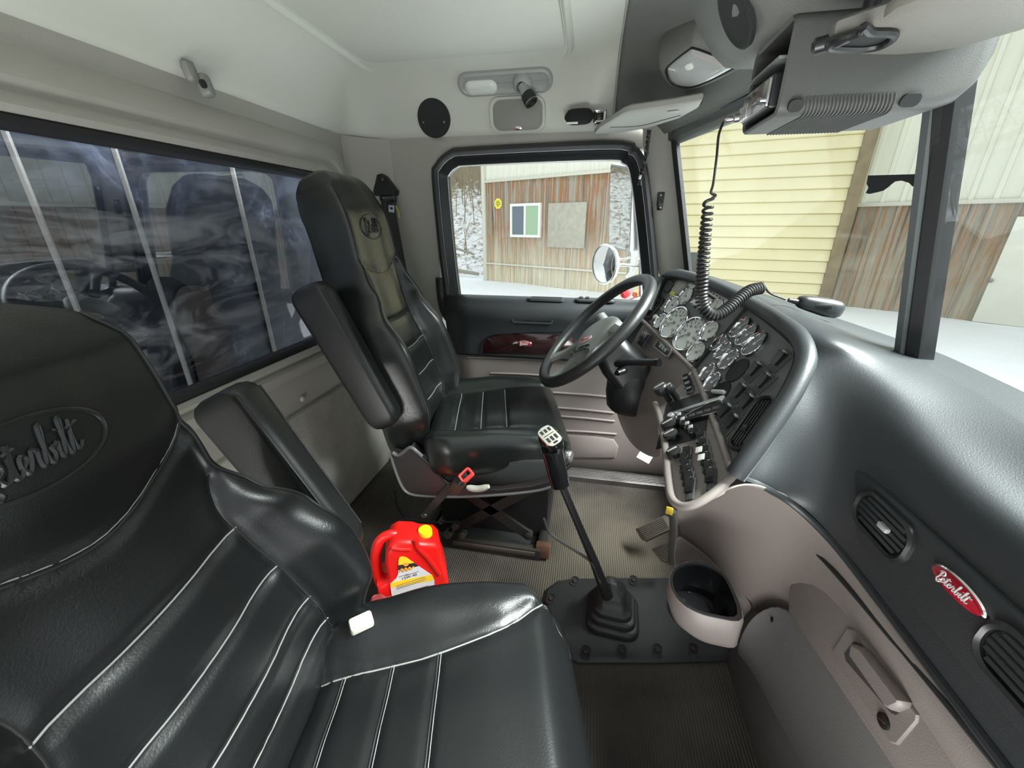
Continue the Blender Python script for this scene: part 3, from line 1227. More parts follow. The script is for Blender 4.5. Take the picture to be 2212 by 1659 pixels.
# suspension base
BX0, BX1, BY0, BY1 = -.53, -.10, 1.08, 1.48
IRON = mat('grimy_black_iron', (.016, .014, .012), .55, var=.5, varscale=30)
RUST = mat('rusty_iron', (.10, .045, .025), .75, var=.6, varscale=25)
mb = MB()
for y in (BY0, BY1):
    mb.box(Fr(((BX0+BX1)/2, y, .0), (0, 0, 1), (0, 1, 0)), BX1-BX0, .03, .045, .004)
for x in (BX0, BX1):
    mb.box(Fr((x, (BY0+BY1)/2, .0), (0, 0, 1), (0, 1, 0)), .03, BY1-BY0, .045, .004)
mb.build('base_frame', IRON, ds)
MB().box(Fr(((BX0+BX1)/2, (BY0+BY1)/2, .002), (0, 0, 1), (0, 1, 0)), BX1-BX0-.02, BY1-BY0-.02, .012, .003).build('base_pan', BLACKM, ds)
MB().box(Fr((BX0+.26, BY0-.012, .028), (0, -1, 0)), .30, .018, .006, .002).build('frame_flange', mat('scraped_steel', (.16, .14, .12), .4, .7), ds)
MB().box(Fr((BX1+.006, BY0+.02, .03), (0, -1, .2)), .05, .05, .03, .004).build('rusty_foot', RUST, ds)
MB().box(Fr(((BX0+BX1)/2, (BY0+BY1)/2+.05, .33), (0, 0, 1), (0, 1, 0)), .44, .34, .035, .008).build('seat_pan', BLACKM, ds)
MB().plate(Fr(((BX0+BX1)/2+.02, BY0+.09, .185), (0, -1, 0)), rr(.41, .34, .02), [(0, -.22), (0, 0)]).build('suspension_skirt', mat('black_skirt', (.006, .006, .006), .85), ds)
for x0, z0, x1, z1 in ((BX0+.10, .05, BX1-.02, .29), (BX0+.05, .29, BX1-.05, .07)):
    a_ = V((x0, BY0+.03, z0))
    b_ = V((x1, BY0+.03, z1))
    MB().band([a_, b_], (0, 0, 1), .036, .012).build('scissor_arm', IRON, ds)
    MB().lathe(Fr(b_, (0, -1, 0)), [(.016, -.012), (.016, .010), (.010, .014), (.0001, .014)], 14).build('pivot_pin', IRON, ds)
pr = []
for k in range(5):
    pr += [(.040, .02+.028*k), (.052, .034+.028*k)]
mb = MB().lathe(Fr((BX0+.085, BY0+.02, .03), (0, 0, 1)), pr+[(.0001, .16)], 20)
mb.build('air_valve_stack', mat('greasy_valve', (.05, .05, .045), .45, .4, var=.5, varscale=60), ds)
for k, (dx, dz, r) in enumerate(((.0, .03, .016), (.03, .07, .013), (-.02, .085, .011), (.055, .035, .012))):
    MB().lathe(Fr((BX0+.10+dx, BY0-.03, .05+dz), (0, -1, .3)), [(r, -.02), (r, .008), (r*.6, .01), (r*.6, .018), (.0001, .018)], 8).build('valve_fitting', mat('greasy_valve'), ds)
MB().tube(cr([onY(852, 1060, 1.02), onY(858, 1095, 1.05), onY(880, 1120, 1.08), onY(930, 1128, 1.05), onY(985, 1127, 1.03)], 6), .0035, 8).build('air_hose', BLACKP, ds)
MB().tube(cr([V((BX1-.02, BY0+.05, .27)), V((BX1+.03, BY0+.06, .30)), V((BX1+.08, BY0+.10, .335))], 5), .008, 8).build('front_strut', IRON, ds)

# ---------------------------------------------------------------- passenger seat
ps = thing('passenger_seat', 'black leather passenger seat nearest the camera with a large pressed oval on its headrest', 'seat', (-.2, .27, 0))
YC = .292
rec = R(15)
A, Nn = V((-math.sin(rec), 0, math.cos(rec))), V((math.cos(rec), 0, math.sin(rec)))
bp_ = Pad((-.385, YC, .40), A, (0, 1, 0), Nn, .665,
          hw=[(0, .230), (.06, .262), (.16, .268), (.26, .245), (.345, .190), (.41, .155), (.52, .152), (.59, .148), (.63, .13), (.655, .10), (.665, .075)],
          th=[(0, .10), (.3, .12), (.5, .14), (.665, .12)],
          bol=[(0, .045), (.08, .080), (.19, .078), (.29, .045), (.38, .012), (.5, .0), (.665, .0)],
          ui=[(0, .180), (.10, .165), (.22, .145), (.32, .130), (.40, .135), (.48, .12), (.6, .11), (.665, .06)],
          fo=[(0, .0), (.12, .012), (.25, .006), (.38, -.002), (.48, .012), (.58, .018), (.665, -.01)], s0=-.06, ns=96, cap0=.05, cap1=.05, crown=.008).mesh()
S1 = bp_.seam([(-.150, .475), (-.10, .435), (0, .402), (.10, .435), (.150, .475)])
SX = [bp_.seam([(-w_, q), (0, q-.006), (w_, q)]) for q, w_ in ((.300, .132), (.205, .148), (.115, .164), (.045, .178))]
SB = [bp_.seam([(sg*.145, .385), (sg*.130, .34), (sg*.130, .30), (sg*.145, .22), (sg*.163, .11), (sg*.180, .02)]) for sg in (-1, 1)]
bp_.groove(.009, .007)
back = bp_.mb.build('backrest', LEATHER, ps, angle=0)
stitch(bp_, S1, back, .0016, DARK_PIPE)
stitch(bp_, [p+A*.004 for p in S1], back, .0008)
for s_ in SX:
    stitch(bp_, s_, back, .0013)
for s_ in SB:
    stitch(bp_, s_, back, .0016, DARK_PIPE)
for sg in (-1, 1):
    pts = []
    for i in range(60):
        q = .0+.63*i/59
        pts.append(bp_.uv(sg*interp(bp_.hw, q)*.94, q))
    MB().tube(bp_.drape(pts, .0005), .0024, 6).build('edge_piping', DARK_PIPE, back)
seat_emblem(bp_, -.010, .515, .140, .068, back)

ya = R(4)
cp_ = Pad((-.20-.20*math.cos(ya), YC-.20*math.sin(ya), .388), (math.cos(ya), math.sin(ya), .03), (-math.sin(ya), math.cos(ya), 0), (-.03, 0, 1), .470,
          hw=[(0, .225), (.06, .25), (.25, .285), (.38, .280), (.43, .25), (.455, .21)],
          th=[(0, .12), (.3, .15), (.455, .15)],
          bol=[(0, .045), (.15, .042), (.30, .02), (.455, .0)],
          ui=[(0, .13), (.2, .150), (.33, .185), (.41, .235), (.455, .25)],
          fo=[(0, -.01), (.1, .0), (.30, .012), (.40, .006), (.455, -.02)], ns=70, cap0=.05, cap1=.09, crown=.01).mesh()
C1 = [cp_.seam([(sg*.118, .03), (sg*.130, .12), (sg*.146, .23), (sg*.182, .34), (sg*.225, .405), (sg*.262, .44)]) for sg in (-1, 1)]
C3 = [cp_.seam([(-w_, x), (0, x), (w_, x)]) for x, w_ in ((.065, .124), (.145, .136), (.225, .146))]
cp_.groove(.008, .006)
cush = cp_.mb.build('seat_cushion', LEATHER, ps, angle=0)
for s_ in C1:
    stitch(cp_, s_, cush, .0016)
for s_ in C3:
    stitch(cp_, s_, cush, .0015, DARK_PIPE)
    stitch(cp_, [p+V((.005, 0, 0)) for p in s_], cush, .0008)
ps.rotation_euler.z = R(10)
armrest('armrest', (-.655, .560, .815), (-.470, .575, .455), .120, .066, LEATHER_P, ps, 8)
mb = MB().plate(Fr((-.19, YC, .0), (0, 0, 1), (0, 1, 0)), rr(.36, .40, .03), [(0, 0), (0, .24)])
mb.build('seat_box', BLACKM, ps)
f = Fr(onZ(781, 1350, .43), (.2, -.2, 1), (.2, 1, 0)).spin(-35)
MB().box(f, .026, .040, .018, .005).build('recliner_knob', mat('aged_white_plastic'), ps)
# ================================================================ DASHBOARD
dash = thing('dashboard', 'dark wrap-around dashboard with round chrome gauges, taupe lower half and glove box', 'dashboard', (.40, .80, .45))

# instrument planes
S_T, S_B = V((.395, 1.05, .91)), V((.29, 1.05, .75))
nA = V((-1, 0, .656)).normalized()
nB = (S_T-S_B).cross(V((.262, 1.48, .949))-S_T).normalized()
if nB.x > 0:
    nB = -nB
I0 = onP(1583, 1026, S_T, nA)
T1, T2 = S_B, I0
C3_ = V((.173, .62, .637))
nC = (T2-T1).cross(C3_-T1).normalized()
if nC.z < 0:
    nC = -nC


def pA(x, y, h=0):
    return onP(x, y, S_T+nA*h, nA)


def pB(x, y, h=0):
    return onP(x, y, S_T+nB*h, nB)


def pC(x, y, h=0):
    return onP(x, y, T1+nC*h, nC)


# ---- dark upper pad: one continuous skin
def wind(y, z):
    """point on the windscreen plane at y, z"""
    a, b = (ext(PC_T, PC_B, z), ext(PA_T, PA_B, z)) if y > .82 else (ext(PP_T, PP_B, z), ext(PC_T, PC_B, z))
    t = (y-a.y)/(b.y-a.y)
    return a+(b-a)*t


XF = .442


def face_prof(y):
    """passenger side profile, bottom seam to windscreen"""
    b = wind(y, .86)
    sh = .012*math.exp(-((y-.2)/.3)**2)
    return [V((XF-.004, y, .607)), V((XF-.010, y, .625)), V((XF-.006, y, .68)), V((XF-.002, y, .745)), V((XF+.004, y, .788)), V((XF+.022, y, .812)), V((lerp(XF, b.x, .45), y, .820)), V((lerp(XF, b.x, .75), y, .832)), V((b.x+.005, y, .858)), V((b.x+.06, y, .868))]


cols = [face_prof(y) for y in (-.06, .02, .10, .18, .26, .34, .42, .49)]
# dished hollow in the top pad towards the passenger
for c, k in zip(cols, (1, 1, 1, 1, 1, .9, .55, .15)):
    c[5].z += .004*k
    c[6].z -= .018*k
    c[7].z -= .010*k


def px_col(pts, y_end):
    return pts


wA = wind(.60, .868)
wB = wind(.72, .874)
wC = wind(.82, .878)
# columns turning from the passenger face round to the side of the binnacle
cols.append([onX(1800, 1163, .425), onX(1806, 1145, .420), onX(1822, 1080, .425), onX(1855, 1020, .440), V((.452, .595, .815)), V((.468, .598, .833)), V((.495, .600, .842)), V((.52, .602, .850)), wA, wA+V((.05, 0, .005))])
cols.append([onX(1716, 1083, .380), onX(1722, 1068, .378), onX(1745, 1010, .392), onX(1785, 945, .415), onX(1815, 890, .432), V((.462, .675, .862)), V((.495, .68, .870)), V((.53, .685, .872)), wB, wB+V((.05, .01, .004))])
cols.append([onX(1640, 1043, .305), onX(1640, 1028, .304), onX(1664, 960, .326), onX(1712, 880, .358), onX(1750, 815, .394), V((.440, .748, .888)), V((.475, .752, .890)), V((.52, .76, .886)), wC, wC+V((.05, .01, .004))])
# edge of the binnacle (on the gauge plane, slightly raised lip)
edge_r = [pA(*q, -.012) for q in ((1580, 1026), (1590, 1004), (1630, 942), (1688, 856), (1724, 792), (1728, 752))]
e6 = [pA(1745, 742, .016)+V((.03, -.005, .010)), wind(.86, .882)*.5+pA(1745, 742, .016)*.5+V((0, 0, .012)), wind(.86, .880), wind(.86, .880)+V((.05, .01, .004))]
cols.append(edge_r+e6)
skin = MB().grid(cols)
# hood over the instruments: from the rim to the windscreen
rim_px = [(1738, 748), (1712, 716), (1668, 682), (1620, 655), (1572, 630), (1520, 608), (1475, 595), (1446, 592)]
hood = []
for i, q in enumerate(rim_px):
    r_ = pA(*q, .016) if q[0] > 1612 else pB(*q, .016)
    if i == 0:
        r_ = edge_r[-1]
    y = [.86, .93, 1.03, 1.14, 1.25, 1.36, 1.47, 1.56][i]
    wq = wind(y, .885+.05*max(0, (y-.9)/.65))
    hood.append(cols[-1][5:] if i == 0 else [r_+V((0, 0, -.004)), r_.lerp(wq, .25)+V((0, 0, .020)), r_.lerp(wq, .6)+V((0, 0, .018)), wq, wq+V((.05, .012, .003))])
skin.grid(hood)
skin.build('dash_pad', DASH, dash, sub=2)
# lip bead running round the binnacle
rim = [pA(1587, 1026, .008), pA(1605, 1003, .010), pA(1646, 947, .010), pA(1704, 860, .010), pA(1736, 796, .012), pA(1741, 762, .013), pA(1728, 730, .014), pA(1706, 708, .014), pA(1665, 680, .014), pA(1622, 655, .014)] + [pB(x, y, .014) for x, y in ((1572, 630), (1520, 608), (1475, 595), (1448, 593), (1432, 602), (1418, 630), (1400, 672))]
MB().tube(cr(rim, 5), .0155, 12).build('binnacle_lip', DASH, dash)
rim2 = [pA(1583, 1020, -.004), pA(1634, 945, -.004), pA(1690, 860, -.004), pA(1722, 795, -.004), pA(1728, 765, -.004), pA(1718, 738, -.004), pA(1660, 690, -.004), pA(1622, 664, -.004)]
MB().tube(cr(rim2, 5), .010, 8).build('shadow_gap', BLACKM, dash)

# ---- gauge panels
MB().loft([[p-nA*.025 for p in (pA(1500, 797), pA(1583, 1024), pA(1640, 945), pA(1698, 858), pA(1731, 793), pA(1734, 755), pA(1700, 712), pA(1612, 658))],
           [pA(1500, 797), pA(1583, 1024), pA(1640, 945), pA(1698, 858), pA(1731, 793), pA(1734, 755), pA(1700, 712), pA(1612, 658)]]).build('centre_gauge_panel', PANEL, dash)
qB = [(1500, 797), (1612, 658), (1560, 632), (1500, 608), (1452, 597), (1424, 612), (1395, 688)]
MB().loft([[pB(*q)-nB*.025 for q in qB], [pB(*q) for q in qB]]).build('driver_gauge_panel', PANEL, dash)
MB().tube([pA(1501, 796, .001), pA(1612, 660, .001)], .007, 8).build('panel_gap', BLACKM, dash)

FACE_W = mat('white_gauge_face', (.62, .63, .60), .5)
FACE_G = mat('grey_gauge_face', (.16, .17, .17), .45)
LENS = glass_mat('gauge_lens', (.95, .96, .96), 1.6)


def gauge(fr, r, face, needle_deg, label=None, ticks=9, num=False):
    g = MB().lathe(fr, [(r*.82, .002), (r*.85, .006), (r*.90, .0085), (r*.96, .008), (r, .004), (r, -.004)], 36).build('gauge', CHROME, dash)
    if label:
        g['label'] = label
    MB().lathe(fr, [(.0001, .0025), (r*.84, .0025)], 36).build('gauge_face', face, g)
    ink = mat('gauge_ink', (.02, .02, .02), .6) if face is FACE_W else mat('gauge_ink_white', (.7, .7, .68), .6)
    tk = MB()
    for i in range(ticks):
        a = 225-270*i/(ticks-1)
        f = fr.at(math.cos(R(a))*r*.68, math.sin(R(a))*r*.68, .0027, a)
        tk.box(f, r*.17, r*.035, .0004, .0001)
    tk.build('gauge_ticks', ink, g)
    if num:
        for i in range(0, ticks, 2):
            a = 225-270*i/(ticks-1)
            text_mb(str(10*i), fr.at(math.cos(R(a))*r*.47, math.sin(R(a))*r*.47, .0027), r*.20, .0001).build('gauge_numeral', ink, g)
    f = fr.at(math.cos(R(needle_deg))*r*.24, math.sin(R(needle_deg))*r*.24, .0045, needle_deg)
    nd = MB().box(f, r*.72, r*.045, .0008, .0002)
    nd.lathe(fr.at(0, 0, .003), [(r*.10, 0), (r*.10, .003), (.0001, .0035)], 14)
    nd.build('needle', mat('needle_grey', (.24, .22, .21), .5) if face is FACE_W else mat('needle_white', (.7, .7, .68), .5), g)
    return g


def frA(x, y, h=0):
    return Fr(pA(x, y, h), nA, (.656, 0, 1))


upB = S_T-S_B


def frB(x, y, h=0):
    return Fr(pB(x, y, h), nB, upB)


# driver's cluster (white faces)
gauge(frB(1458, 698), .055, FACE_W, 215, 'large white-faced tachometer', 13, True)
gauge(frB(1490, 723), .055, FACE_W, 222, 'large white-faced speedometer', 13, True)
for x, y, a in ((1483, 641, 130), (1454, 660, 100), (1429, 695, 80), (1545, 668, 110), (1534, 717, 60), (1506, 762, 45)):
    gauge(frB(x, y), .0305 if x != 1429 else .027, FACE_W, a)
f = frB(1518, 652)
d = MB().box(f, .085, .052, .004, .004).build('message_display', GLOSSB, dash)
MB().box(f.at(0, .0, .0035), .072, .038, .001, .002).build('display_screen', mat('pale_screen', (.55, .58, .60), .15), d)
MB().lathe(frB(1418, 686), [(.0085, 0), (.0085, .006), (.007, .010), (.0001, .011)], 14).build('trip_knob', mat('knob_ivory', (.5, .48, .40), .4), dash)
# warning plates
for px, w_, h_, m_ in (((1468, 618), .075, .046, None), ((1443, 652), .030, .070, None)):
    f = frB(*px, .001)
    pl = MB().box(f, w_, h_, .001, .001).build('warning_plate', mat('plate_grey', (.20, .20, .185), .5), dash)
    ink = mat('plate_print', (.55, .54, .48), .6)
    for k in range(7):
        MB().box(f.at(random.uniform(-.003, .003), h_*(.38-.13*k), .0009), w_*random.uniform(.6, .86), h_*.045, .0003, .0001).build('print_line', ink, pl)
f = frB(1453, 634, .001)
MB().box(f, .030, .014, .0015, .001).build('caution_strip', mat('caution_yellow', (.60, .58, .08), .5), dash)
f = frB(1494, 616, .001)
MB().box(f, .040, .012, .001, .001).build('notice_label', mat('label_paper', (.62, .63, .62), .5), dash)
q0, q1 = pB(1522, 626), pB(1572, 650)
f = Fr((q0+q1)/2+nB*.001, nB, upB)
lb = MB().box(f, (q0-q1).length, .014, .001, .001).build('notice_label', mat('label_paper'), dash)
for k in range(6):
    MB().box(f.at((k-2.5)*.017, 0, .0009), .011, .005, .0003, .0001).build('print_line', mat('plate_ink', (.15, .15, .15), .6), lb)


def oval_vent(fr, w, h, nslat, parent, tilt=True, knob=None, name='air_vent', body=BLACKP):
    v = MB().ring(fr, rr(w+.016, h+.016, h*.5, 8), rr(w, h, h*.46, 8), [(0, -.002), (.1, .005), (.5, .008), (.9, .005), (1, -.012)]).build(name, body, parent)
    MB().plate(fr, rr(w, h, h*.46, 8), [(0, -.012), (0, .0008)]).build('vent_cavity', BLACKM, v)
    for i in range(nslat):
        y = (i-(nslat-1)/2)*h/(nslat+.3)
        hw_ = math.sqrt(max(.0, 1-(2*y/h)**2))*h*.5
        ln = w-h+2*hw_-.004
        f = fr.at(0, y, .0030)
        f2 = Fr(f.o, f.n+f.v*.55, f.v)
        MB().box(f2, ln, h/(nslat+.3)*.55, .0016, .0006).build('vent_slat', mat('vent_slat_plastic', (.030, .033, .035), .35), v)
    if knob is not None:
        MB().box(fr.at(knob, 0, .002), .014, .012, .008, .003).build('vent_thumb_knob', body, v)
    return v


# corner vents of the driver panel
c = pB(1410, 664)
oval_vent(Fr(pB(1413, 668, .002), nB, upB), .030, .075, 9, dash, knob=0)
f = frB(1446, 620, .001)
v = MB().plate(f, rr(.040, .042, .014), [(0, 0), (0, .002)]).build('defrost_grille', BLACKM, dash)
for k in range(5):
    MB().box(f.at(-.014+.007*k, 0, .002), .002, .036, .002, .0006).build('grille_bar', PANEL, v)

# centre cluster
for x, y, r in ((1601.5, 710, .031), (1616, 726, .031), (1633, 745, .033), (1556, 743, .027), (1564.5, 759, .027), (1576.5, 778, .030), (1531, 806, .027), (1541, 828, .028)):
    gauge(frA(x, y), r, FACE_G, random.choice((40, 70, 140, 200)))
MB().lathe(frA(1593, 801), [(.0001, .0015), (.027, .0015), (.030, .003), (.031, 0)], 32).build('blanking_plug', BLACKM, dash)
g = MB().lathe(frA(1555.5, 849), [(.0001, .001), (.026, .001), (.029, .003), (.030, 0)], 32).build('climate_dial', BLACKM, dash)
MB().box(frA(1555.5, 849, .002).at(0, 0, 0, 25), .046, .008, .010, .003).build('dial_pointer', mat('pale_pointer', (.55, .55, .53), .4), g)


def rocker(fr, parent=dash, name='rocker_switch', cap=BLACKP, w=.028, h=.046, lit=False):
    s_ = MB().box(fr, w, h, .004, .002).build(name, mat('switch_plate', (.045, .048, .048), .5), parent)
    # tilted rocker paddle with a bright top tab
    f = fr.at(0, .004, .003)
    sec = [(-.013, 0), (-.014, .006), (-.004, .0065), (.006, .008), (.012, .010), (.013, .008), (.013, 0)]
    loops = [[f.p(x, b*h/.046, c) for b, c in sec] for x in (-w*.40, -w*.36, w*.36, w*.40)]
    MB().loft(loops).build('paddle', cap, s_, angle=25)
    MB().box(fr.at(0, h*.40, .004), w*.34, h*.09, .006, .001).build('indicator_tab', mat('tab_grey', (.42, .42, .40), .3), s_)
    return s_


for x, y in ((1684, 781), (1630, 804), (1649, 829), (1598, 851), (1613, 874), (1566, 893), (1580, 917)):
    f = frA(x, y, .001)
    MB().box(f.at(0, -.012), .034, .075, .0012, .002).build('switch_backplate', PANEL, dash)
    rocker(f)
# long vent of the centre panel
a_, b_ = pA(1598, 962), pA(1660, 872)
ax_ = (b_-a_)
f = Fr((a_+b_)/2+nA*.003, nA, nA.cross(ax_))
oval_vent(f, ax_.length+.01, .038, 5, dash, knob=-.015)

# ---- sloping lower console of the centre stack
TC = [pC(*q) for q in ((1497, 800), (1583, 1027), (1560, 1062), (1505, 1090), (1474, 1096), (1452, 1080), (1444, 1040), (1432, 930), (1426, 880))]
low_c = MB().loft([[p-nC*.006 for p in TC], TC]).build('lower_console', TAUPE, dash)
MB().tube(cr([pC(*q, .004) for q in ((1499, 800), (1520, 850), (1550, 930), (1583, 1024))], 4), .0075, 10).build('console_rail', TAUPE, dash)
MB().tube(cr([pC(*q, .004) for q in ((1415, 872), (1426, 905), (1436, 960), (1444, 1040), (1452, 1078), (1474, 1094), (1505, 1088), (1545, 1062), (1583, 1027))], 5), .0075, 10).build('console_rim', TAUPE, dash)


def frC(x, y, h=0):
    return Fr(pC(x, y, h), nC, T1-C3_)


# rocker rows along the console
k = 0
rows_ = [[(1484, 1000), (1487, 1013), (1490, 1027), (1494, 1041), (1497, 1056), (1490, 985)], [(1519, 951), (1524, 967), (1529, 983), (1533, 999), (1538, 1018), (1542, 1035)]]
for r_ in rows_:
    for (x, y) in r_:
        w_ = rocker(frC(x-4, y+2, .002), cap=GLOSSB, w=.016, h=.052)
        if (x, y) in ((1524, 967), (1529, 983)):
            MB().box(frC(x-14, y+5, .013), .013, .016, .002, .001).build('switch_legend', mat('legend_white', (.62, .62, .58), .4), w_)
# upper bank of air switches
for x, y in ((1484, 822), (1488, 832), (1492, 843)):
    rocker(frC(x, y, .002), cap=GLOSSB, w=.016, h=.034)
# radio with two knobs
c0, c1 = pC(1494, 858, .002), pC(1532, 922, .002)
f = Fr((c0+c1)/2-(T1-C3_).normalized()*.010+V((0, 0, 0)), nC, T1-C3_)
L_ = (c1-c0).length
rd = MB().box(f, L_, .055, .012, .004).build('radio', GLOSSB, dash)
MB().box(f.at(0, .016, .011), L_*.86, .010, .003, .001).build('radio_strip', mat('silver_strip', (.55, .56, .56), .25, .8), rd)
MB().box(f.at(0, .000, .011), L_*.62, .013, .001, .001).build('radio_window', mat('radio_lcd', (.03, .04, .05), .1), rd)
for i in range(6):
    MB().box(f.at((i-2.5)*L_*.12, -.018, .011), L_*.09, .007, .004, .001).build('preset_button', mat('button_grey', (.07, .07, .07), .4), rd)
for sg in (-1, 1):
    MB().lathe(f.at(sg*L_*.40, .001, .011), [(.008, 0), (.008, .008), (.007, .010), (.0001, .010)], 16).build('radio_knob', mat('silver_strip'), rd)
# brake valve knobs and heater dials
BK = mat('valve_knob_black', (.02, .021, .021), .35)
for x, y, r, h in ((1447, 866, .019, .05), (1463, 862, .012, .045), (1452, 925, .018, .02), (1456, 948, .016, .02), (1462, 985, .015, .018)):
    f = frC(x, y, .0)
    kb = MB().lathe(f, [(.008, 0), (.008, h*.5), (r*.8, h*.55), (r, h*.65), (r, h*.9), (r*.85, h), (.0001, h)], 20).build('valve_knob', BK, dash)
    MB().box(f.at(0, 0, h, 20), r*1.4, .003, .003, .001).build('knob_rib', mat('tab_grey'), kb)
for x, y in ((1482, 920), (1492, 930), (1500, 938), (1474, 910)):
    f = frC(x, y, .002)
    t_ = MB().box(f, .014, .026, .016, .003).build('toggle_block', GLOSSB, dash)
    MB().box(f.at(0, .006, .015), .009, .010, .003, .001).build('toggle_cap', mat('tab_grey'), t_)
for k in range(6):
    MB().box(frC(1469+k*1.2, 885+k*5, .001), .010, .004, .0006, .0002).build('console_legend', mat('legend_white'), dash)
MB().box(frC(1478, 905, .0), .11, .17, .002, .01).build('console_plate', BLACKP, dash)

# ---- taupe panel under the driver's gauges and round the column
kp = [[pB(1395, 690, .006), pB(1430, 722, .006), pB(1465, 757, .006), pB(1499, 797, .006)],
      [onY(1386, 702, 1.40), onY(1420, 735, 1.30), onY(1455, 770, 1.16), onY(1496, 803, 1.04)],
      [onY(1352, 760, 1.40), onY(1378, 798, 1.29), onY(1408, 828, 1.16), onY(1452, 858, 1.03)],
      [onY(1330, 830, 1.42), onY(1348, 868, 1.31), onY(1384, 884, 1.18), onY(1420, 880, 1.04)],
      [onY(1322, 868, 1.44), onY(1345, 905, 1.33), onY(1378, 930, 1.20), onY(1424, 930, 1.06)],
      [onY(1345, 930, 1.46), onY(1362, 960, 1.35), onY(1392, 985, 1.24), onY(1436, 1000, 1.10)]]
MB().grid(kp).build('driver_knee_panel', TAUPE, dash, sub=2, sol=.004)
MB().tube([lerp(kp[0][i], kp[1][i], .5)+V((-.004, -.004, .006)) for i in range(4)], .006, 8).build('knee_panel_ridge', TAUPE, dash)
# small switch trio and slide display on the knee panel
q = [lerp(kp[1][1], kp[2][1], .35), lerp(kp[1][2], kp[2][2], .35)]
nK = (kp[2][1]-kp[1][1]).cross(kp[1][2]-kp[1][1]).normalized()
if nK.x > 0:
    nK = -nK
upK = kp[1][1]-kp[2][1]
f = Fr(onY(1393, 733, 1.315), nK, upK)
b_ = MB().box(f, .05, .05, .006, .003).build('light_switch_block', BLACKP, dash)
for sg in (-.014, 0, .014):
    MB().box(f.at(sg, .006, .005), .010, .026, .008, .002).build('light_switch', GLOSSB, b_)
f = Fr(onY(1432, 752, 1.21), nK, upK)
MB().ring(f, rr(.115, .030, .008), rr(.103, .020, .006), [(0, -.002), (.3, .004), (.8, .003), (1, -.002)]).build('slide_bezel', TAUPE, dash)
sd = MB().box(f.at(0, 0, -.002), .104, .021, .003, .002).build('slide_window', mat('smoked_window', (.05, .055, .055), .15), dash)
for k in range(3):
    MB().box(f.at(-.02+.02*k, 0, .001), .013, .010, .0006, .0003).build('slide_mark', mat('tab_grey'), sd)

# ---- taupe lower fascia on the passenger side
seam = [(-.06, XF), (.02, XF), (.15, XF), (.30, XF), (.45, XF)]
fas = []


def fascia_col(top, x_mid, x_low, zb=.36):
    return [top+V((.014, 0, .004)), top+V((.0, 0, -.004)), V((lerp(top.x, x_mid, .4)-.018, top.y, top.z-.028)), V((x_mid, top.y, .53)), V((x_mid+.012, top.y, .44)), V((x_low, top.y, zb))]


for y in (-.06, .05, .20, .35, .48):
    fas.append(fascia_col(V((XF-.004, y, .607)), XF+.012, XF+.035))
t_ = cols[8][0]
fas.append([t_+V((.014, 0, .004)), t_+V((0, 0, -.004)), onX(1786, 1185, .440), onX(1752, 1240, .455), onX(1715, 1330, .468), onX(1690, 1390, .48)])
t_ = cols[9][0]
fas.append([t_+V((.014, 0, .004)), t_+V((0, 0, -.004)), onX(1703, 1106, .385), onX(1690, 1170, .414), onX(1665, 1262, .440), onX(1640, 1330, .465)])
t_ = cols[10][0]
fas.append([t_+V((.014, 0, -.008)), t_+V((0, 0, -.015)), onX(1625, 1066, .303), onX(1600, 1140, .330), onX(1605, 1230, .375), onX(1612, 1310, .42)])
t_ = pA(1587, 1034, .0)
fas.append([t_+V((.012, 0, -.004)), t_+V((0, 0, -.011)), onX(1545, 1060, .262), onX(1530, 1120, .288), onX(1560, 1215, .335), onX(1590, 1295, .395)])
r1_ = onX(1503, 1090, .205)
fas.append([r1_+V((.014, 0, .004)), r1_, onX(1478, 1118, .224), onX(1475, 1160, .255), onX(1520, 1205, .315), onX(1570, 1265, .38)])
r1_ = onX(1456, 1088, .184)
fas.append([r1_+V((.014, 0, .004)), r1_, onX(1462, 1118, .205), onX(1466, 1150, .24), onX(1500, 1195, .32), onX(1560, 1240, .38)])
sl_ = [c_[0] for c_ in cols]
sl_ = [sl_[0]]+[(sl_[i-1]+sl_[i]*4+sl_[i+1])/6 for i in range(1, len(sl_)-1)]+[sl_[-1]]
MB().tube([q_+V((-.002, 0, -.001)) for q_ in cr(sl_, 6)], .006, 8).build('seam_bead', DASH, dash)
MB().grid(fas).build('lower_fascia', TAUPE, dash, sub=2, sol=.005, solo=-1)

# glove box door standing proud of the fascia
gx = XF-.004


def gpx(x, y):
    q_ = onX(x, y, gx)
    return (q_.y, q_.z)


go_px = [(1732, 1182), (1752, 1190), (1800, 1236), (1900, 1350), (2140, 1640), (2330, 1880), (2100, 1900), (1908, 1661), (1760, 1432), (1686, 1318), (1690, 1250), (1706, 1200)]
fg = Fr((gx, 0, 0), (-1, 0, .06))
go_ = []
for x, y in go_px:
    q_ = onP(x, y, (gx, .4, .5), fg.n)
    l_ = fg.local(q_)
    go_.append((l_.x, l_.y))
if sum(go_[i-1][0]*go_[i][1]-go_[i][0]*go_[i-1][1] for i in range(len(go_))) < 0:
    go_ = go_[::-1]
gb = MB().plate(fg, go_, [(0, -.03), (0, .010), (.003, .016), (.010, .018)]).build('glovebox_door', TAUPE, dash)
gap = []
for x, y in ((1700, 1208), (1714, 1190), (1738, 1178), (1760, 1188), (1810, 1240), (1905, 1350), (2145, 1637), (2330, 1870)):
    gap.append(onP(x, y, (gx-.006, .4, .5), fg.n))
MB().tube(cr(gap, 4), [.002, .003, .004, .005]+[.0055]*(4*(len(gap)-1)-3), 8).build('glovebox_gap', BLACKM, dash)


def gP(x, y, h):
    return onP(x, y, fg.p(0, .5, h), fg.n)


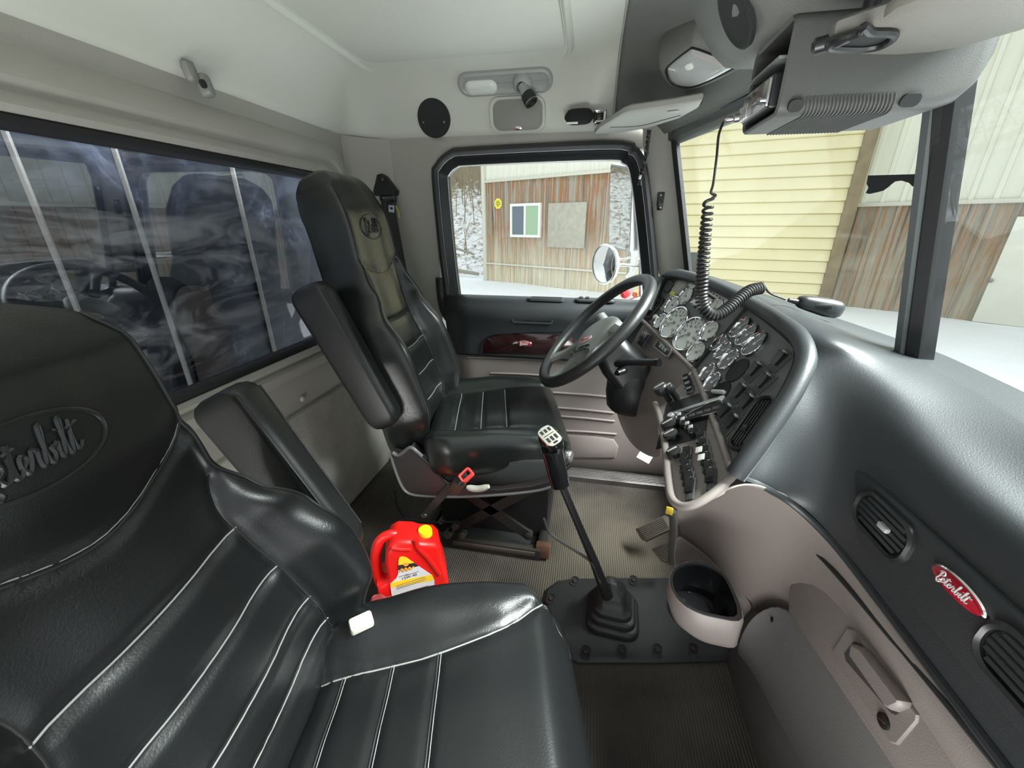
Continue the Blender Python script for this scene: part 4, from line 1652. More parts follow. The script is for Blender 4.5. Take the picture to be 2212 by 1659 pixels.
# latch plate, pull and lock
hp = [(1832, 1355), (1850, 1362), (1985, 1545), (1983, 1560), (1940, 1610), (1925, 1605), (1800, 1420), (1800, 1405)]
def flat_px(px, h):
    o = []
    for x, y in px:
        l_ = fg.local(gP(x, y, h))
        o.append((l_.x, l_.y))
    if sum(o[i-1][0]*o[i][1]-o[i][0]*o[i-1][1] for i in range(len(o))) < 0:
        o = o[::-1]
    return o


hpl = MB().plate(fg, flat_px(hp, .019), [(0, .016), (0, .019), (.002, .021)]).build('latch_plate', TAUPE, gb)
oc = flat_px([(1845, 1385), (1862, 1392), (1960, 1520), (1958, 1532), (1935, 1545), (1925, 1540), (1828, 1428), (1824, 1412)], .021)
MB().plate(fg, oc, [(0, .0195), (0, .0215)]).build('latch_recess', mat('recess_dark', (.05, .045, .042), .6), gb)
oc = flat_px([(1842, 1390), (1864, 1400), (1952, 1515), (1950, 1526), (1928, 1536), (1916, 1528), (1838, 1418)], .030)
pu = MB().plate(fg, oc, [(.002, .018), (0, .022), (.001, .032), (.004, .035)]).build('pull_lever', TAUPE, gb)
pu['label'] = 'rectangular pull lever'
lk = Fr(gP(1911, 1558, .021), fg.n)
MB().lathe(lk, [(.010, -.002), (.010, .003), (.008, .004), (.0001, .004)], 20).build('lock_cylinder', mat('dark_lock', (.03, .027, .022), .35, .5), gb)
MB().box(lk.at(0, 0, .0035, 30), .012, .002, .0008, .0003).build('key_slot', STEEL, gb)

# vents and red oval on the dark face
nF = V((-1, 0, .08))


def fF(x, y, h=0):
    q_ = onX(x, y, XF-.008-h)
    return Fr(q_, nF)


stF = Fr((XF-.006, .275, .702), nF)
MB().plate(stF, rr(.76, .092, .030, 7), [(0, -.02), (0, .003), (.003, .007), (.010, .008)]).build('vent_strip', DASH, dash)
for px in ((1908, 1133), (2240, 1482)):
    q_ = onP(px[0], px[1], stF.p(0, 0, .008), stF.n)
    ff = Fr(q_, nF)
    v = oval_vent(ff, .094, .046, 5, dash, knob=None)
    MB().box(ff.at(.010, .002, .003), .018, .008, .007, .002).build('vent_thumb_knob', mat('pale_thumb_knob', (.35, .36, .36), .3), v)
emblem(Fr(onP(2075, 1274, stF.p(0, 0, .008), stF.n), nF), .070, .025, dash)
f = fF(1846, 732)
# faint maker script on the pad above the cluster
pz = [V((.50, .80, .905))]
# ---- cup holder growing out of the fascia
CH = V((.236, .596, .474))
prof_out = []
body = MB()
ocup = [(.075, -.062), (.078, .03), (.06, .062), (.03, .075), (-.005, .070), (-.040, .045), (-.056, .005), (-.050, -.036), (-.025, -.062), (.02, -.072)]
f = Fr(CH, (0, 0, 1), (0, 1, 0))
o = [(q_.x*.86, q_.y*.86) for q_ in cr([(a, b, 0) for a, b in ocup], 4, True)]
cup = MB().loft([[f.p(a*s_+dx, b*s_, h) for a, b in o] for s_, h, dx in ((.55, -.085, .04), (.80, -.075, .02), (.94, -.055, .006), (1.0, -.03, 0), (1.0, -.002, 0), (.97, .003, 0), (.93, .003, 0))], (True, False)).build('cup_holder', TAUPE, dash)
MB().loft([[f.p(a*s_, b*s_, h) for a, b in o] for s_, h in ((.965, .0025), (.95, .0045), (.86, .004), (.84, .000))], (False, False)).build('cup_insert_rim', GLOSSB, cup)
MB().loft([[f.p(a*s_*.98-.0, b*s_, h) for a, b in o] for s_, h in ((.86, .004), (.80, -.04), (.74, -.062))], (False, True)).build('cup_well', GLOSSB, cup)
ck = MB().lathe(f.at(-.002, 0, -.06), [(.042, 0), (.042, .004), (.038, .006), (.0001, .006)], 28).build('cup_well_base', BLACKP, cup)
# bridge from the cup holder up to the fascia, with its scooped recess
bridge = [[onX(1462, 1150, .235), onX(1480, 1165, .25), onX(1530, 1200, .315), onX(1580, 1260, .375), onX(1640, 1318, .44)],
          [onX(1455, 1200, .232), onX(1480, 1215, .27), onX(1535, 1225, .335), onX(1572, 1280, .375), onX(1612, 1330, .43)],
          [onX(1458, 1238, .225), onX(1500, 1240, .275), onX(1545, 1270, .32), onX(1575, 1320, .34), onX(1598, 1360, .385)],
          [V(f.p(-.02, .070, .0)), V(f.p(.03, .072, .0)), V(f.p(.070, .040, 0)), V(f.p(.076, -.03, 0)), V(f.p(.05, -.066, -.005))]]
MB().grid(bridge).build('cup_holder_bridge', TAUPE, dash, sub=2, sol=.005, solo=-1)

# grey kick panel under the fascia down to the floor
kick = []
for px in (((1612, 1305), (1598, 1392), (1604, 1420), (1640, 1500), (1700, 1659)),):
    pass
kick = [[onX(1615, 1335, .41), onX(1598, 1380, .42), onX(1592, 1396, .435), onZ(1594, 1412, .0)],
        [onX(1690, 1285, .450), onX(1655, 1370, .448), onX(1640, 1440, .46), onZ(1618, 1450, .0)],
        [onX(1760, 1370, .455), onX(1725, 1450, .462), onX(1700, 1540, .475), onZ(1650, 1540, .0)],
        [onX(1850, 1495, .455), onX(1805, 1565, .468), onX(1770, 1650, .49), onZ(1705, 1670, .0)],
        [onX(1975, 1660, .455), onX(1900, 1735, .472), onX(1880, 1830, .49), onZ(1780, 1850, .0)],
        [V((.48, .0, .36)), V((.49, .0, .26)), V((.50, .0, .12)), V((.50, .0, 0))]]
MB().grid(kick).build('kick_panel', mat('grey_kick_panel', (.135, .132, .128), .5, bump=(500, .2), var=.12, varscale=5), dash, sub=2, sol=.005, solo=-1)
for px in (1668,):
    q_ = onX(px, 1334, .440)
    MB().plate(Fr(q_, (-1, .3, .2)), rr(.026, .008, .004), [(0, 0), (0, .002)]).build('kick_panel_clip', BLACKM, dash)
# ================================================================ LOOSE AND FITTED THINGS
def curve_mb(fr, loops, depth, bevel):
    """flat outline with holes, given thickness and rounded edges"""
    cu = bpy.data.curves.new('c', 'CURVE')
    cu.dimensions = '2D'
    cu.fill_mode = 'BOTH'
    cu.extrude = max(0, depth/2-bevel)
    cu.bevel_depth = bevel
    cu.bevel_resolution = 3
    for L_ in loops:
        s_ = cu.splines.new('POLY')
        s_.points.add(len(L_)-1)
        for i, (a, b) in enumerate(L_):
            s_.points[i].co = (a, b, 0, 1)
        s_.use_cyclic_u = True
    o = bpy.data.objects.new('c', cu)
    COL.objects.link(o)
    dg = bpy.context.evaluated_depsgraph_get()
    me = bpy.data.meshes.new_from_object(o.evaluated_get(dg))
    mb = MB().add([fr.p(q.co.x, q.co.y, q.co.z) for q in me.vertices], [tuple(p.vertices) for p in me.polygons])
    bpy.data.objects.remove(o)
    bpy.data.curves.remove(cu)
    bpy.data.meshes.remove(me)
    return mb


def ccw(o):
    return o[::-1] if sum(o[i-1][0]*o[i][1]-o[i][0]*o[i-1][1] for i in range(len(o))) < 0 else o


def on_frame(fr, px, h=0):
    o = []
    for x, y in px:
        l_ = fr.local(onP(x, y, fr.p(0, 0, h), fr.n))
        o.append((l_.x, l_.y))
    return ccw(o)


# ---------------------------------------------------------------- steering wheel and column
WC = onY(1281, 714, 1.25)
nW = V((-.7135, -.1043, .6928))
WF = Fr(WC, nW).spin(40)
sw = thing('steering_wheel', 'black four-spoke steering wheel with a pale oval badge, turned slightly', 'steering wheel', WC)
WR = .2155
SWM = mat('steering_wheel_rubber', (.016, .017, .017), .40, bump=(500, .25), spec=.55)
MB().tube([WF.p(WR*math.cos(2*math.pi*i/72), WR*math.sin(2*math.pi*i/72), 0) for i in range(72)], .0175, 14, True).build('rim', SWM, sw, angle=0)
padM = mat('wheel_hub_vinyl', (.16, .168, .155), .5, bump=(520, .3))
po = [(-.088, .012), (-.080, .038), (-.045, .060), (0, .067), (.045, .060), (.080, .038), (.088, .012), (.078, -.030), (.058, -.070), (.050, -.100), (.020, -.092), (0, -.090), (-.020, -.092), (-.050, -.100), (-.058, -.070), (-.078, -.030)]
po = ccw([(q.x, q.y) for q in cr([(a, b, 0) for a, b in po], 4, True)])
hub = MB().plate(WF, po, [(.006, -.055), (0, -.045), (0, -.016), (.004, -.008), (.012, -.003), (.024, 0)]).build('hub_pad', padM, sw)
for ang, a0, b0, w_ in ((-20, .070, .0, .046), (200, -.070, .0, .046), (-66, .046, -.082, .034), (246, -.046, -.082, .034)):
    e = WF.p((WR-.004)*math.cos(R(ang)), (WR-.004)*math.sin(R(ang)), 0)
    s_ = WF.p(a0, b0, -.022)
    m_ = s_.lerp(e, .55)-nW*.006
    side = nW.cross((e-s_).normalized())
    pts = cr([s_, m_, e], 5)
    loops = []
    for i, p in enumerate(pts):
        t = i/(len(pts)-1)
        hw_ = w_/2*(1-.35*math.sin(math.pi*min(1, t*1.0))) if w_ > .04 else w_/2*(1-.2*math.sin(math.pi*t))
        loops.append([p+side*hw_*c+nW*.010*d for c, d in ((1, -.3), (.8, .8), (0, 1.1), (-.8, .8), (-1, -.3), (-.7, -1), (.7, -1))])
    MB().loft(loops).build('spoke', padM, sw, angle=50)
bd = MB().plate(WF.at(-.006, -.040, .0), ell(.030, .0155, 32), [(0, -.002), (0, .002), (.0015, .003)]).build('wheel_badge', mat('badge_silver', (.62, .60, .58), .3, .4), sw)
MB().ring(WF.at(-.006, -.040, .0), ell(.0285, .0142, 32), ell(.0262, .0122, 32), [(0, .0028), (.5, .0034), (1, .0028)]).build('badge_border', mat('red_enamel', (.28, .006, .016), .2), bd)
script_mb(WF.at(-.006, -.040, .0032, 4), .013, .0006, width=.95).build('script_lettering', mat('red_enamel'), bd)
MB().tube([WF.p(x, y, .0005) for x, y in ((-.012, -.078), (-.004, -.073), (.004, -.080), (.012, -.075), (.008, -.070), (-.006, -.084))], .0008, 5).build('horn_symbol', BLACKP, hub)

col = thing('steering_column', 'black steering column shroud with stalks, behind the steering wheel', 'steering column', WC-nW*.2)
f0 = WF.at(0, 0, 0).spin(-40)
loops = []
for h, w_, hh, r in ((-.050, .085, .085, .03), (-.065, .10, .11, .035), (-.12, .115, .125, .035), (-.19, .12, .14, .035), (-.24, .135, .16, .05), (-.31, .15, .17, .05), (-.345, .12, .14, .05)):
    dy = -.010 if h < -.1 else 0
    loops.append([f0.p(a, b+dy, h) for a, b in rr(w_, hh, r, 6)])
MB().loft(loops).build('column_shroud', BLACKP, col, angle=60)
loops = []
cb = f0.p(.0, -.035, -.235)
for h, r in ((-.085, .062), (-.07, .075), (-.02, .082), (.03, .080), (.055, .066), (.06, .04)):
    g_ = Fr(cb+V((0, 0, h)), (0, 0, 1), (0, 1, 0))
    loops.append([g_.p(r*1.05*math.cos(R(12*i)), r*.9*math.sin(R(12*i)), 0) for i in range(30)])
MB().loft(loops).build('column_boot', mat('column_boot_rubber', (.010, .010, .011), .45), col)
# stalk towards the centre
tip = onY(1417, 783, 1.115)
root = f0.p(.045, -.02, -.115)
pts = cr([root, root.lerp(tip, .4)+V((0, 0, .003)), tip], 6)
stk = MB().tube(pts, [.012]*4+[.0105]*(len(pts)-4), 12).build('multi_function_stalk', BLACKP, col)
MB().tube([tip, tip+(tip-root).normalized()*.012], .0115, 12).build('stalk_end_cap', GLOSSB, stk)
mf = Fr(root.lerp(tip, .62)+V((-.006, -.004, .0085)), (-.35, -.3, .9), V((0, 0, 1)))
MB().tube(cr([f0.p(.035, -.05, -.14), onY(1350, 800, 1.17), onY(1334, 806, 1.15)], 5), .009, 10).build('tilt_lever', BLACKP, col)
t0, t1 = onY(1312, 704, 1.34), onY(1296, 682, 1.36)
root2 = f0.p(-.04, .0, -.10)
st2 = MB().tube(cr([root2, t0, t0.lerp(t1, .3)], 5), .010, 12).build('trailer_brake_lever', BLACKP, col)
MB().tube([t0.lerp(t1, .1), t0.lerp(t1, .5), t1, t1+(t1-t0)*.12], [.016, .019, .0185, .011], 14).build('lever_knob', mat('worn_grey_knob', (.19, .20, .19), .4), st2)

# ---------------------------------------------------------------- gear lever and floor plate
plz = .014
po = [onZ(x, y, plz) for x, y in ((1172, 1296), (1180, 1270), (1205, 1252), (1245, 1247), (1350, 1246), (1440, 1246), (1500, 1270), (1570, 1330), (1600, 1392), (1588, 1412), (1565, 1424), (1420, 1428), (1250, 1428), (1228, 1418), (1208, 1370), (1185, 1322))]
o = ccw([(q.x, q.y) for q in po])
fz = Fr((0, 0, 0), (0, 0, 1), (0, 1, 0))
pl = thing('floor_cover_plate', 'black rubber-coated cover plate bolted to the floor under the gear lever', 'floor plate', (.22, .88, 0))
MB().plate(fz, o, [(0, -.004), (0, .008), (.006, .014), (.012, .016)]).build('plate', mat('cover_plate_rubber', (.022, .023, .024), .55, bump=(260, .3)), pl)
for x, y in ((1265, 1409), (1343, 1407), (1420, 1405), (1498, 1404), (1241, 1256), (1189, 1294), (1368, 1254)):
    c = onZ(x, y, .016)
    fb = Fr(c, (0, 0, 1), (.2, 1, 0))
    bl = MB().ring(fb, rr(.027, .042, .012), rr(.020, .034, .009), [(0, -.002), (.3, .003), (.8, .003), (1, -.004)]).build('bolt_pocket', mat('cover_plate_rubber'), pl)
    MB().plate(fb, rr(.021, .035, .009), [(0, -.003), (0, .0004)]).build('pocket_floor', BLACKM, bl)
    MB().lathe(fb, [(.007, 0), (.007, .004), (.004, .005), (.0001, .005)], 6).build('bolt', mat('rusty_bolt', (.045, .034, .028), .6, .5), bl)

gl = thing('gear_shift', 'long black gear lever with a grey shift plate on its knob and a stepped boot', 'gear lever', (.12, .86, .016))
bc = onZ(1322, 1328, .02)
g_ = Fr(bc, (0, 0, 1), (0, 1, 0)).spin(-4)
loops = []
for w_, h, dx in ((.150, 0, 0), (.150, .012, 0), (.144, .018, 0), (.126, .020, 0), (.128, .036, -.001), (.122, .040, -.001), (.106, .042, -.002), (.108, .056, -.003), (.102, .060, -.003), (.086, .064, -.005), (.078, .095, -.008), (.062, .112, -.010), (.036, .122, -.012), (.028, .135, -.014)):
    loops.append([g_.p(a+dx, b*.97, h) for a, b in rr(w_, w_, w_*.22, 5)])
MB().loft(loops).build('boot', RUBBER, gl, angle=70)
YL = .858
pth = [onY(1312, 1288, YL-.012), onY(1300, 1258, YL-.010), onY(1280, 1205, YL-.006), onY(1250, 1135, YL-.002), onY(1222, 1068, YL), onY(1208, 1035, YL)]
rr_ = [.016, .015, .0125, .0105, .0100, .0100]
P_ = cr(pth, 5)
rad = [rr_[min(5, i//5)]*(1-(i % 5)/5)+rr_[min(5, i//5+1)]*((i % 5)/5) for i in range(len(P_))]
MB().tube(P_, rad, 12).build('lever_rod', mat('black_lever_paint', (.012, .012, .012), .32), gl)
MB().tube(cr([onY(1175, 1120, YL+.02), onY(1192, 1155, YL+.02), onY(1262, 1202, YL), onY(1283, 1222, YL-.02), onY(1300, 1268, YL-.02)], 6), .004, 8).build('air_hose', mat('grey_hose', (.06, .06, .055), .5), gl)
MB().tube(cr([onY(1206, 1040, YL-.017), onY(1228, 1090, YL-.018), onY(1262, 1168, YL-.02), onY(1298, 1250, YL-.024)], 6), .0042, 8).build('selector_air_line', BLACKP, gl)
grip = cr([onY(1210, 1046, YL), onY(1204, 1020, YL), onY(1198, 992, YL), onY(1192, 968, YL)], 4)
ax_ = (grip[-1]-grip[0]).normalized()
loops = []
for i, p in enumerate(grip):
    t = i/(len(grip)-1)
    fr_ = Fr(p, ax_, (0, -1, .2))
    loops.append([fr_.p(a, b) for a, b in rr(.047+.006*t, .047+.008*t, .018, 5)])
MB().loft(loops).build('grip_sleeve', GLOSSB, gl, angle=70)
kc = onY(1189, 948, YL)
KN = V((-.10, -.42, .90)).normalized()
fk = Fr(kc, KN, (-.55, .55, .25))
ko = rr(.046, .066, .017, 6)
loops = [[fk.p(a*s_, b*s_, h) for a, b in ko] for s_, h in ((.80, -.048), (.92, -.036), (1.0, -.014), (1.0, .004), (.97, .012))]
knob = MB().loft(loops).build('knob', GLOSSB, gl, angle=70)
MB().ring(fk, rr(.0455, .065, .017, 6), rr(.039, .059, .013, 6), [(0, .010), (.4, .0145), (1, .0125)]).build('chrome_trim', CHROME, knob)
pp = MB().plate(fk, rr(.041, .061, .014, 6), [(0, .008), (0, .0125), (.002, .0135)]).build('shift_pattern_plate', mat('plate_putty', (.33, .32, .27), .45), knob)
ink = mat('plate_ink_black', (.02, .02, .02), .5)
mbp = MB()
for cxk in (-.011, 0, .011):
    mbp.box(fk.at(cxk, -.010, .0135), .007, .015, .0006, .0004)
    mbp.box(fk.at(cxk, .018, .0135), .007, .012, .0006, .0004)
mbp.box(fk.at(0, .004, .0135), .028, .0022, .0006, .0003)
mbp.build('shift_diagram', ink, knob)
MB().box(fk.at(0, -.024, .0135), .012, .006, .0006, .0003).build('range_mark', ink, knob)
MB().box(Fr(onY(1205, 975, YL-.026), (.3, -1, .1)), .008, .014, .010, .002).build('splitter_button', BLACKP, knob)

# ---------------------------------------------------------------- oil jug
nJ = V((.42, -.90, 0.0)).normalized()
jb = onZ(893, 1318, 0.0)
fJ = Fr(V((jb.x, jb.y, 0)), nJ)
jug = thing('oil_jug', 'red plastic oil jug with a yellow cap standing between the seats', 'oil jug', (jb.x, jb.y, 0))
JR = mat('jug_red', (.66, .008, .006), .38)
jo = [(852, 1152), (862, 1146), (890, 1147), (904, 1152), (934, 1154), (941, 1162), (946, 1190), (951, 1204), (959, 1245), (962, 1280), (966, 1322), (835, 1325), (828, 1290), (825, 1262), (838, 1256), (848, 1240), (846, 1222), (842, 1196), (844, 1170)]
ol = [(a, max(.004, b)) for a, b in on_frame(fJ, [(x, y+36*max(0, 1-(y-1131)/190)) for x, y in jo])]
curve_mb(fJ.at(0, 0, -.048), [ol], .098, .014).build('jug_body', JR, jug, angle=50)
hp0 = [onP(x, y, fJ.p(0, 0, -.045), nJ) for x, y in ((x_, y_+16) for x_, y_ in ((862, 1142), (842, 1139), (822, 1150), (813, 1172), (812, 1200), (816, 1226), (824, 1246), (838, 1250)))]
MB().tube(cr(hp0, 5), .0135, 12, flat=(1.15, .9)).build('jug_handle', JR, jug)
tp = [onP(x, y, fJ.p(0, 0, -.048), nJ) for x, y in ((858, 1152), (886, 1153))]
MB().box(Fr((tp[0]+tp[1])/2-V((0, 0, .012)), (0, 0, 1), -nJ), .058, .055, .014, .006).build('jug_shoulder', JR, jug)
# pressed ridge down the front from the neck
MB().tube([p for p in cr([onP(x, y, fJ.p(0, 0, .002), nJ) for x, y in ((898, 1165), (904, 1183), (925, 1205), (950, 1240))], 5)], .007, 8).build('moulded_ridge', JR, jug)
MB().tube([onP(x, y, fJ.p(0, 0, .001), nJ) for x, y in ((845, 1184), (868, 1187), (888, 1187))], .005, 8).build('moulded_ridge', JR, jug)
cc = onP(919, 1160, fJ.p(0, 0, -.048), nJ)
fc = Fr(cc, (0.03, -.02, 1), (0, 1, 0))
MB().lathe(fc, [(.028, -.03), (.027, -.004), (.022, 0), (.0001, 0)], 24).build('jug_neck', JR, jug)
mbc = MB().lathe(fc, [(.020, -.002), (.0215, .0), (.0215, .024), (.019, .030), (.0001, .031)], 28)
cp = mbc.build('cap', mat('cap_yellow', (.85, .52, .01), .4), jug)
for k in range(14):
    pass
lab = on_frame(fJ, [(861, 1209), (864, 1203), (870, 1202), (878, 1204), (897, 1217), (915, 1229), (933, 1241), (938, 1251), (938.5, 1284), (890, 1294), (848, 1296), (843, 1262), (846, 1256), (856, 1247), (860, 1238)])
LB_ = MB().plate(fJ, lab, [(0, .002), (0, .0042)]).build('label', mat('label_silver', (.56, .55, .57), .45), jug)


def lab_band(px, col_, nm, h=.0046):
    MB().plate(fJ, on_frame(fJ, px, h), [(0, h-.0004), (0, h)]).build(nm, col_, LB_)


YEL = mat('label_yellow', (.80, .50, .02), .5)
lab_band([(861, 1209), (864, 1203), (870, 1202), (878, 1204), (895, 1216), (860.5, 1221)], YEL, 'yellow_band')
lab_band([(860.5, 1221), (895, 1216), (905, 1223), (860, 1232)], BLACKM, 'black_band')
lab_band([(843, 1260), (856, 1256), (933, 1241), (937, 1250), (936, 1254), (845, 1270)], YEL, 'yellow_band')
lab_band([(849, 1289), (886, 1287), (887, 1293), (849, 1297)], mat('label_red', (.45, .02, .05), .5), 'red_panel')
MB().lathe(Fr(onP(877, 1219, fJ.p(0, 0, .005), nJ), nJ), [(.0075, 0), (.007, .0006), (.0001, .0007)], 16).build('shell_disc', mat('emblem_orange', (.75, .28, .03), .5), LB_)
pts = [onP(x, y, fJ.p(0, 0, .0055), nJ) for x, y in ((864, 1235), (868, 1229), (872, 1234), (876, 1227), (880, 1232), (884, 1226), (888, 1229), (893, 1224))]
MB().tube(cr(pts, 4), .0022, 6).build('brand_scrawl', mat('emblem_orange'), LB_)
tf = Fr(onP(884, 1246, fJ.p(0, 0, .0048), nJ), nJ).spin(9)
text_mb('15W-40', tf, .0135, .0001).build('grade_text', ink, LB_)
for k, (x, y, ln) in enumerate(((872, 1243, .03), (890, 1239, .04), (887, 1256, .085), (889, 1259.5, .09), (888, 1263, .085), (915, 1268, .03), (915, 1272, .03))):
    MB().box(Fr(onP(x, y, fJ.p(0, 0, .0048), nJ), nJ).spin(9), ln, .0022, .0003, .0001).build('print_line', mat('label_ink', (.16, .13, .10), .6), LB_)
mbb = MB()
for k in range(9):
    mbb.box(Fr(onP(910+2.6*k, 1283-k*.3, fJ.p(0, 0, .0048), nJ), nJ), .0018, .012, .0003, .0001)
mbb.build('bar_marks', ink, LB_)

# crumpled rag in front of the jug
random.seed(21)
c = onZ(822, 1322, .10)
mb = MB()
rows = []
for i in range(9):
    rows.append([V((c.x-.05+.012*i+random.uniform(-.006, .006), c.y-.06+.013*j+random.uniform(-.006, .006), .085+.045*math.exp(-((i-4)/3)**2-((j-5)/3)**2)+random.uniform(-.006, .010))) for j in range(10)])
tag(mb.grid(rows).build('shop_rag', mat('faded_red_cloth', (.36, .045, .045), .9, bump=(300, .3)), sub=2, sol=.003), 'crumpled faded red rag beside the oil jug', 'rag')
mb = MB()
mb.plate(Fr((c.x-.03, c.y-.03, 0), (0, 0, 1), (.3, 1, 0)), rr(.11, .09, .02), [(0, 0), (0, .070), (.01, .078)])
tag(mb.build('document_pouch', BLACKM), 'black pouch lying on the floor under the red rag', 'pouch')
# white paper corner showing behind the passenger cushion
tag(MB().box(Fr(V((onZ(1066, 1272, .03).x, onZ(1066, 1272, .03).y-.05, .004)), (0, 0, 1), (.25, 1, 0)), .05, .14, .004, .001).build('paper_card', mat('paper_white', (.52, .51, .47), .7)), 'white card lying on the floor in front of the passenger seat', 'card')
q = onZ(1396, 986, .17)
tag(MB().box(Fr(onY(1394, 985, 1.50), (-.1, -.6, .8), (.4, .6, .4)), .055, .05, .003, .001).build('paper_tag', mat('paper_white')), 'square white paper tag by the door sill under the dashboard', 'paper')

# ---------------------------------------------------------------- pedals
for nm, px, lab_ in (('brake_pedal', ((1372, 1142), (1436, 1112), (1450, 1120), (1452, 1140), (1393, 1168), (1384, 1164)), 'ribbed rubber brake pedal, the upper of the two pedal pads'),
                     ('accelerator_pedal', ((1398, 1188), (1450, 1166), (1458, 1172), (1456, 1205), (1406, 1226), (1400, 1218)), 'ribbed rubber accelerator pedal, the lower pad close to the cup holder')):
    cpx = (sum(p[0] for p in px)/len(px), sum(p[1] for p in px)/len(px))
    c = onY(*cpx, 1.17)
    nP = V((-.62, -.30, .72)).normalized()
    fp = Fr(c, nP)
    t_ = thing(nm, lab_, 'pedal', (c.x, c.y, c.z-.02))
    o = on_frame(fp, px)
    pd = MB().plate(fp, o, [(.002, -.014), (0, -.010), (0, -.002), (.003, 0)]).build('pedal_pad', mat('pedal_rubber', (.085, .076, .058), .7, bump=(80, .3)), t_)
    xs, ys_ = [a for a, b in o], [b for a, b in o]
    a0, b0, a1, b1 = fp.local(onP(*px[0], c, nP)), fp.local(onP(*px[-2], c, nP)), fp.local(onP(*px[1], c, nP)), fp.local(onP(*px[3], c, nP))
    mbr = MB()
    for k in range(1, 8):
        t = k/8
        p, q_ = a0.lerp(b0, t), a1.lerp(b1, t)
        p, q_ = p.lerp(q_, .08), p.lerp(q_, .92)
        mbr.tube([fp.p(p.x, p.y, .001), fp.p(q_.x, q_.y, .001)], .0028, 6)
    mbr.build('pad_ribs', mat('pedal_rubber'), pd)
    MB().tube(cr([c-nP*.012, c+V((.06, .01, .02)), c+V((.14, .02, .10))], 5), .012, 8).build('pedal_arm', IRON, t_)
tag(MB().box(Fr(onY(1446, 1103, 1.02), (-.3, -1, .2)), .020, .024, .004, .002).build('warning_tag', mat('tag_yellow', (.75, .55, .03), .5)), 'small yellow tag hanging below the console beside the pedals', 'tag')
MB_ = MB().tube(cr([onY(1452, 1104, 1.03), onY(1455, 1140, 1.03), onY(1450, 1215, 1.03)], 5), .012, 10)
tag(MB_.build('column_conduit', mat('conduit_grey', (.07, .068, .064), .5)), 'grey conduit running down from the console beside the pedals', 'conduit')

# ---------------------------------------------------------------- seat belt
sb = thing('seat_belt', 'black shoulder belt with a silver tongue hanging on the pillar behind the driver seat', 'seat belt', onY(840, 440, 1.62))
YB = 1.625
fB_ = Fr((0, YB, 0), (0, -1, 0))
o = ccw([fB_.local(onY(*p, YB)).xy[:] for p in ((816, 378), (826, 375), (834, 380), (858, 412), (856, 422), (812, 424), (806, 416), (812, 396))])
an = MB().plate(fB_, o, [(0, -.02), (0, .006), (.003, .010)]).build('anchor_plate', BLACKP, sb)
MB().lathe(Fr(onY(825, 387, YB-.01), (0, -1, 0)), [(.011, 0), (.011, .004), (.007, .007), (.0001, .008)], 16).build('anchor_bolt', BLACKP, an)
dr_ = Fr(onY(838, 428, YB-.016), (0, -1, .1))
MB().ring(dr_, rr(.068, .034, .012), rr(.050, .014, .005), [(0, -.008), (.2, .006), (.7, .008), (1, 0)]).build('belt_guide', BLACKP, sb)
WEB = mat('belt_webbing', (.022, .021, .019), .75)
w_ = [onY(839, 430, YB-.02), onY(845, 470, YB-.03), onY(858, 540, YB-.045), onY(872, 610, YB-.06), onY(884, 665, YB-.075), onY(893, 720, YB-.09)]
MB().band(cr(w_, 4), (1, .2, 0), .046, .003).build('webbing', WEB, sb)
MB().band(cr([onY(832, 430, YB-.01), onY(838, 520, YB-.008), onY(848, 600, YB-.008), onY(862, 700, YB-.01)], 4), (1, 0, 0), .036, .003).build('webbing_return', WEB, sb)
YLW = mat('belt_yellow_edge', (.62, .48, .04), .6)
for pts in (((822, 444), (826, 466), (833, 470), (836, 492)), ((855, 444), (861, 456), (863, 470))):
    MB().tube([onY(*p, YB-.028) for p in pts], .0022, 6).build('yellow_edge', YLW, sb)
tg_ = Fr(onY(846, 450, YB-.036), (0, -1, .05)).spin(-6)
MB().ring(tg_, rr(.024, .030, .003), rr(.010, .008, .001), [(0, -.001), (0, .0016), (1, .0016), (1, -.001)]).build('latch_tongue', mat('tongue_steel', (.62, .62, .63), .25, 1.0), sb)
MB().box(tg_.at(0, .017, -.002), .040, .012, .010, .003).build('tongue_grip', BLACKP, sb)

# ---------------------------------------------------------------- headliner fittings
nH = V((0, -.97, -.25)).normalized()
spk = thing('speaker', 'round black speaker grille in the headliner above the driver door', 'speaker', onY(937, 256, 1.622))
f = Fr(onY(937, 256, 1.622), nH)
MB().lathe(f, [(.061, -.01), (.061, .003), (.057, .006), (.050, .004), (.0001, .008)], 40).build('grille', mat('speaker_mesh', (.012, .013, .014), .7, bump=(900, .8)), spk)
for sg in (-.040, .040):
    MB().lathe(f.at(sg, -.012 if sg > 0 else -.01, .005), [(.0035, 0), (.003, .002), (.0001, .002)], 10).build('grille_screw', STEEL, spk)
pk = thing('storage_cover', 'square grey cover panel with a small badge in the headliner beside the round speaker', 'panel', onY(1117, 245, 1.628))
f = Fr(onY(1117, 248, 1.622), nH)
MB().ring(f, rr(.200, .110, .035, 7), rr(.172, .088, .028, 7), [(0, -.006), (.15, .006), (.5, .008), (.85, .004), (1, -.002)]).build('cover_frame', HEAD, pk)
MB().plate(f, rr(.174, .090, .028, 7), [(0, -.008), (0, .0005), (.006, .003)]).build('cover_lid', mat('cover_grey', (.21, .21, .19), .55), pk)
bdg = MB().plate(f.at(.002, -.040, .003), ell(.015, .0062, 24), [(0, 0), (0, .0014), (.001, .002)]).build('cover_badge', CHROME, pk)
script_mb(f.at(.001, -.040, .0052, 3), .0062, .0005, width=.95).build('badge_script', mat('badge_red_ink', (.30, .03, .02), .5), bdg)
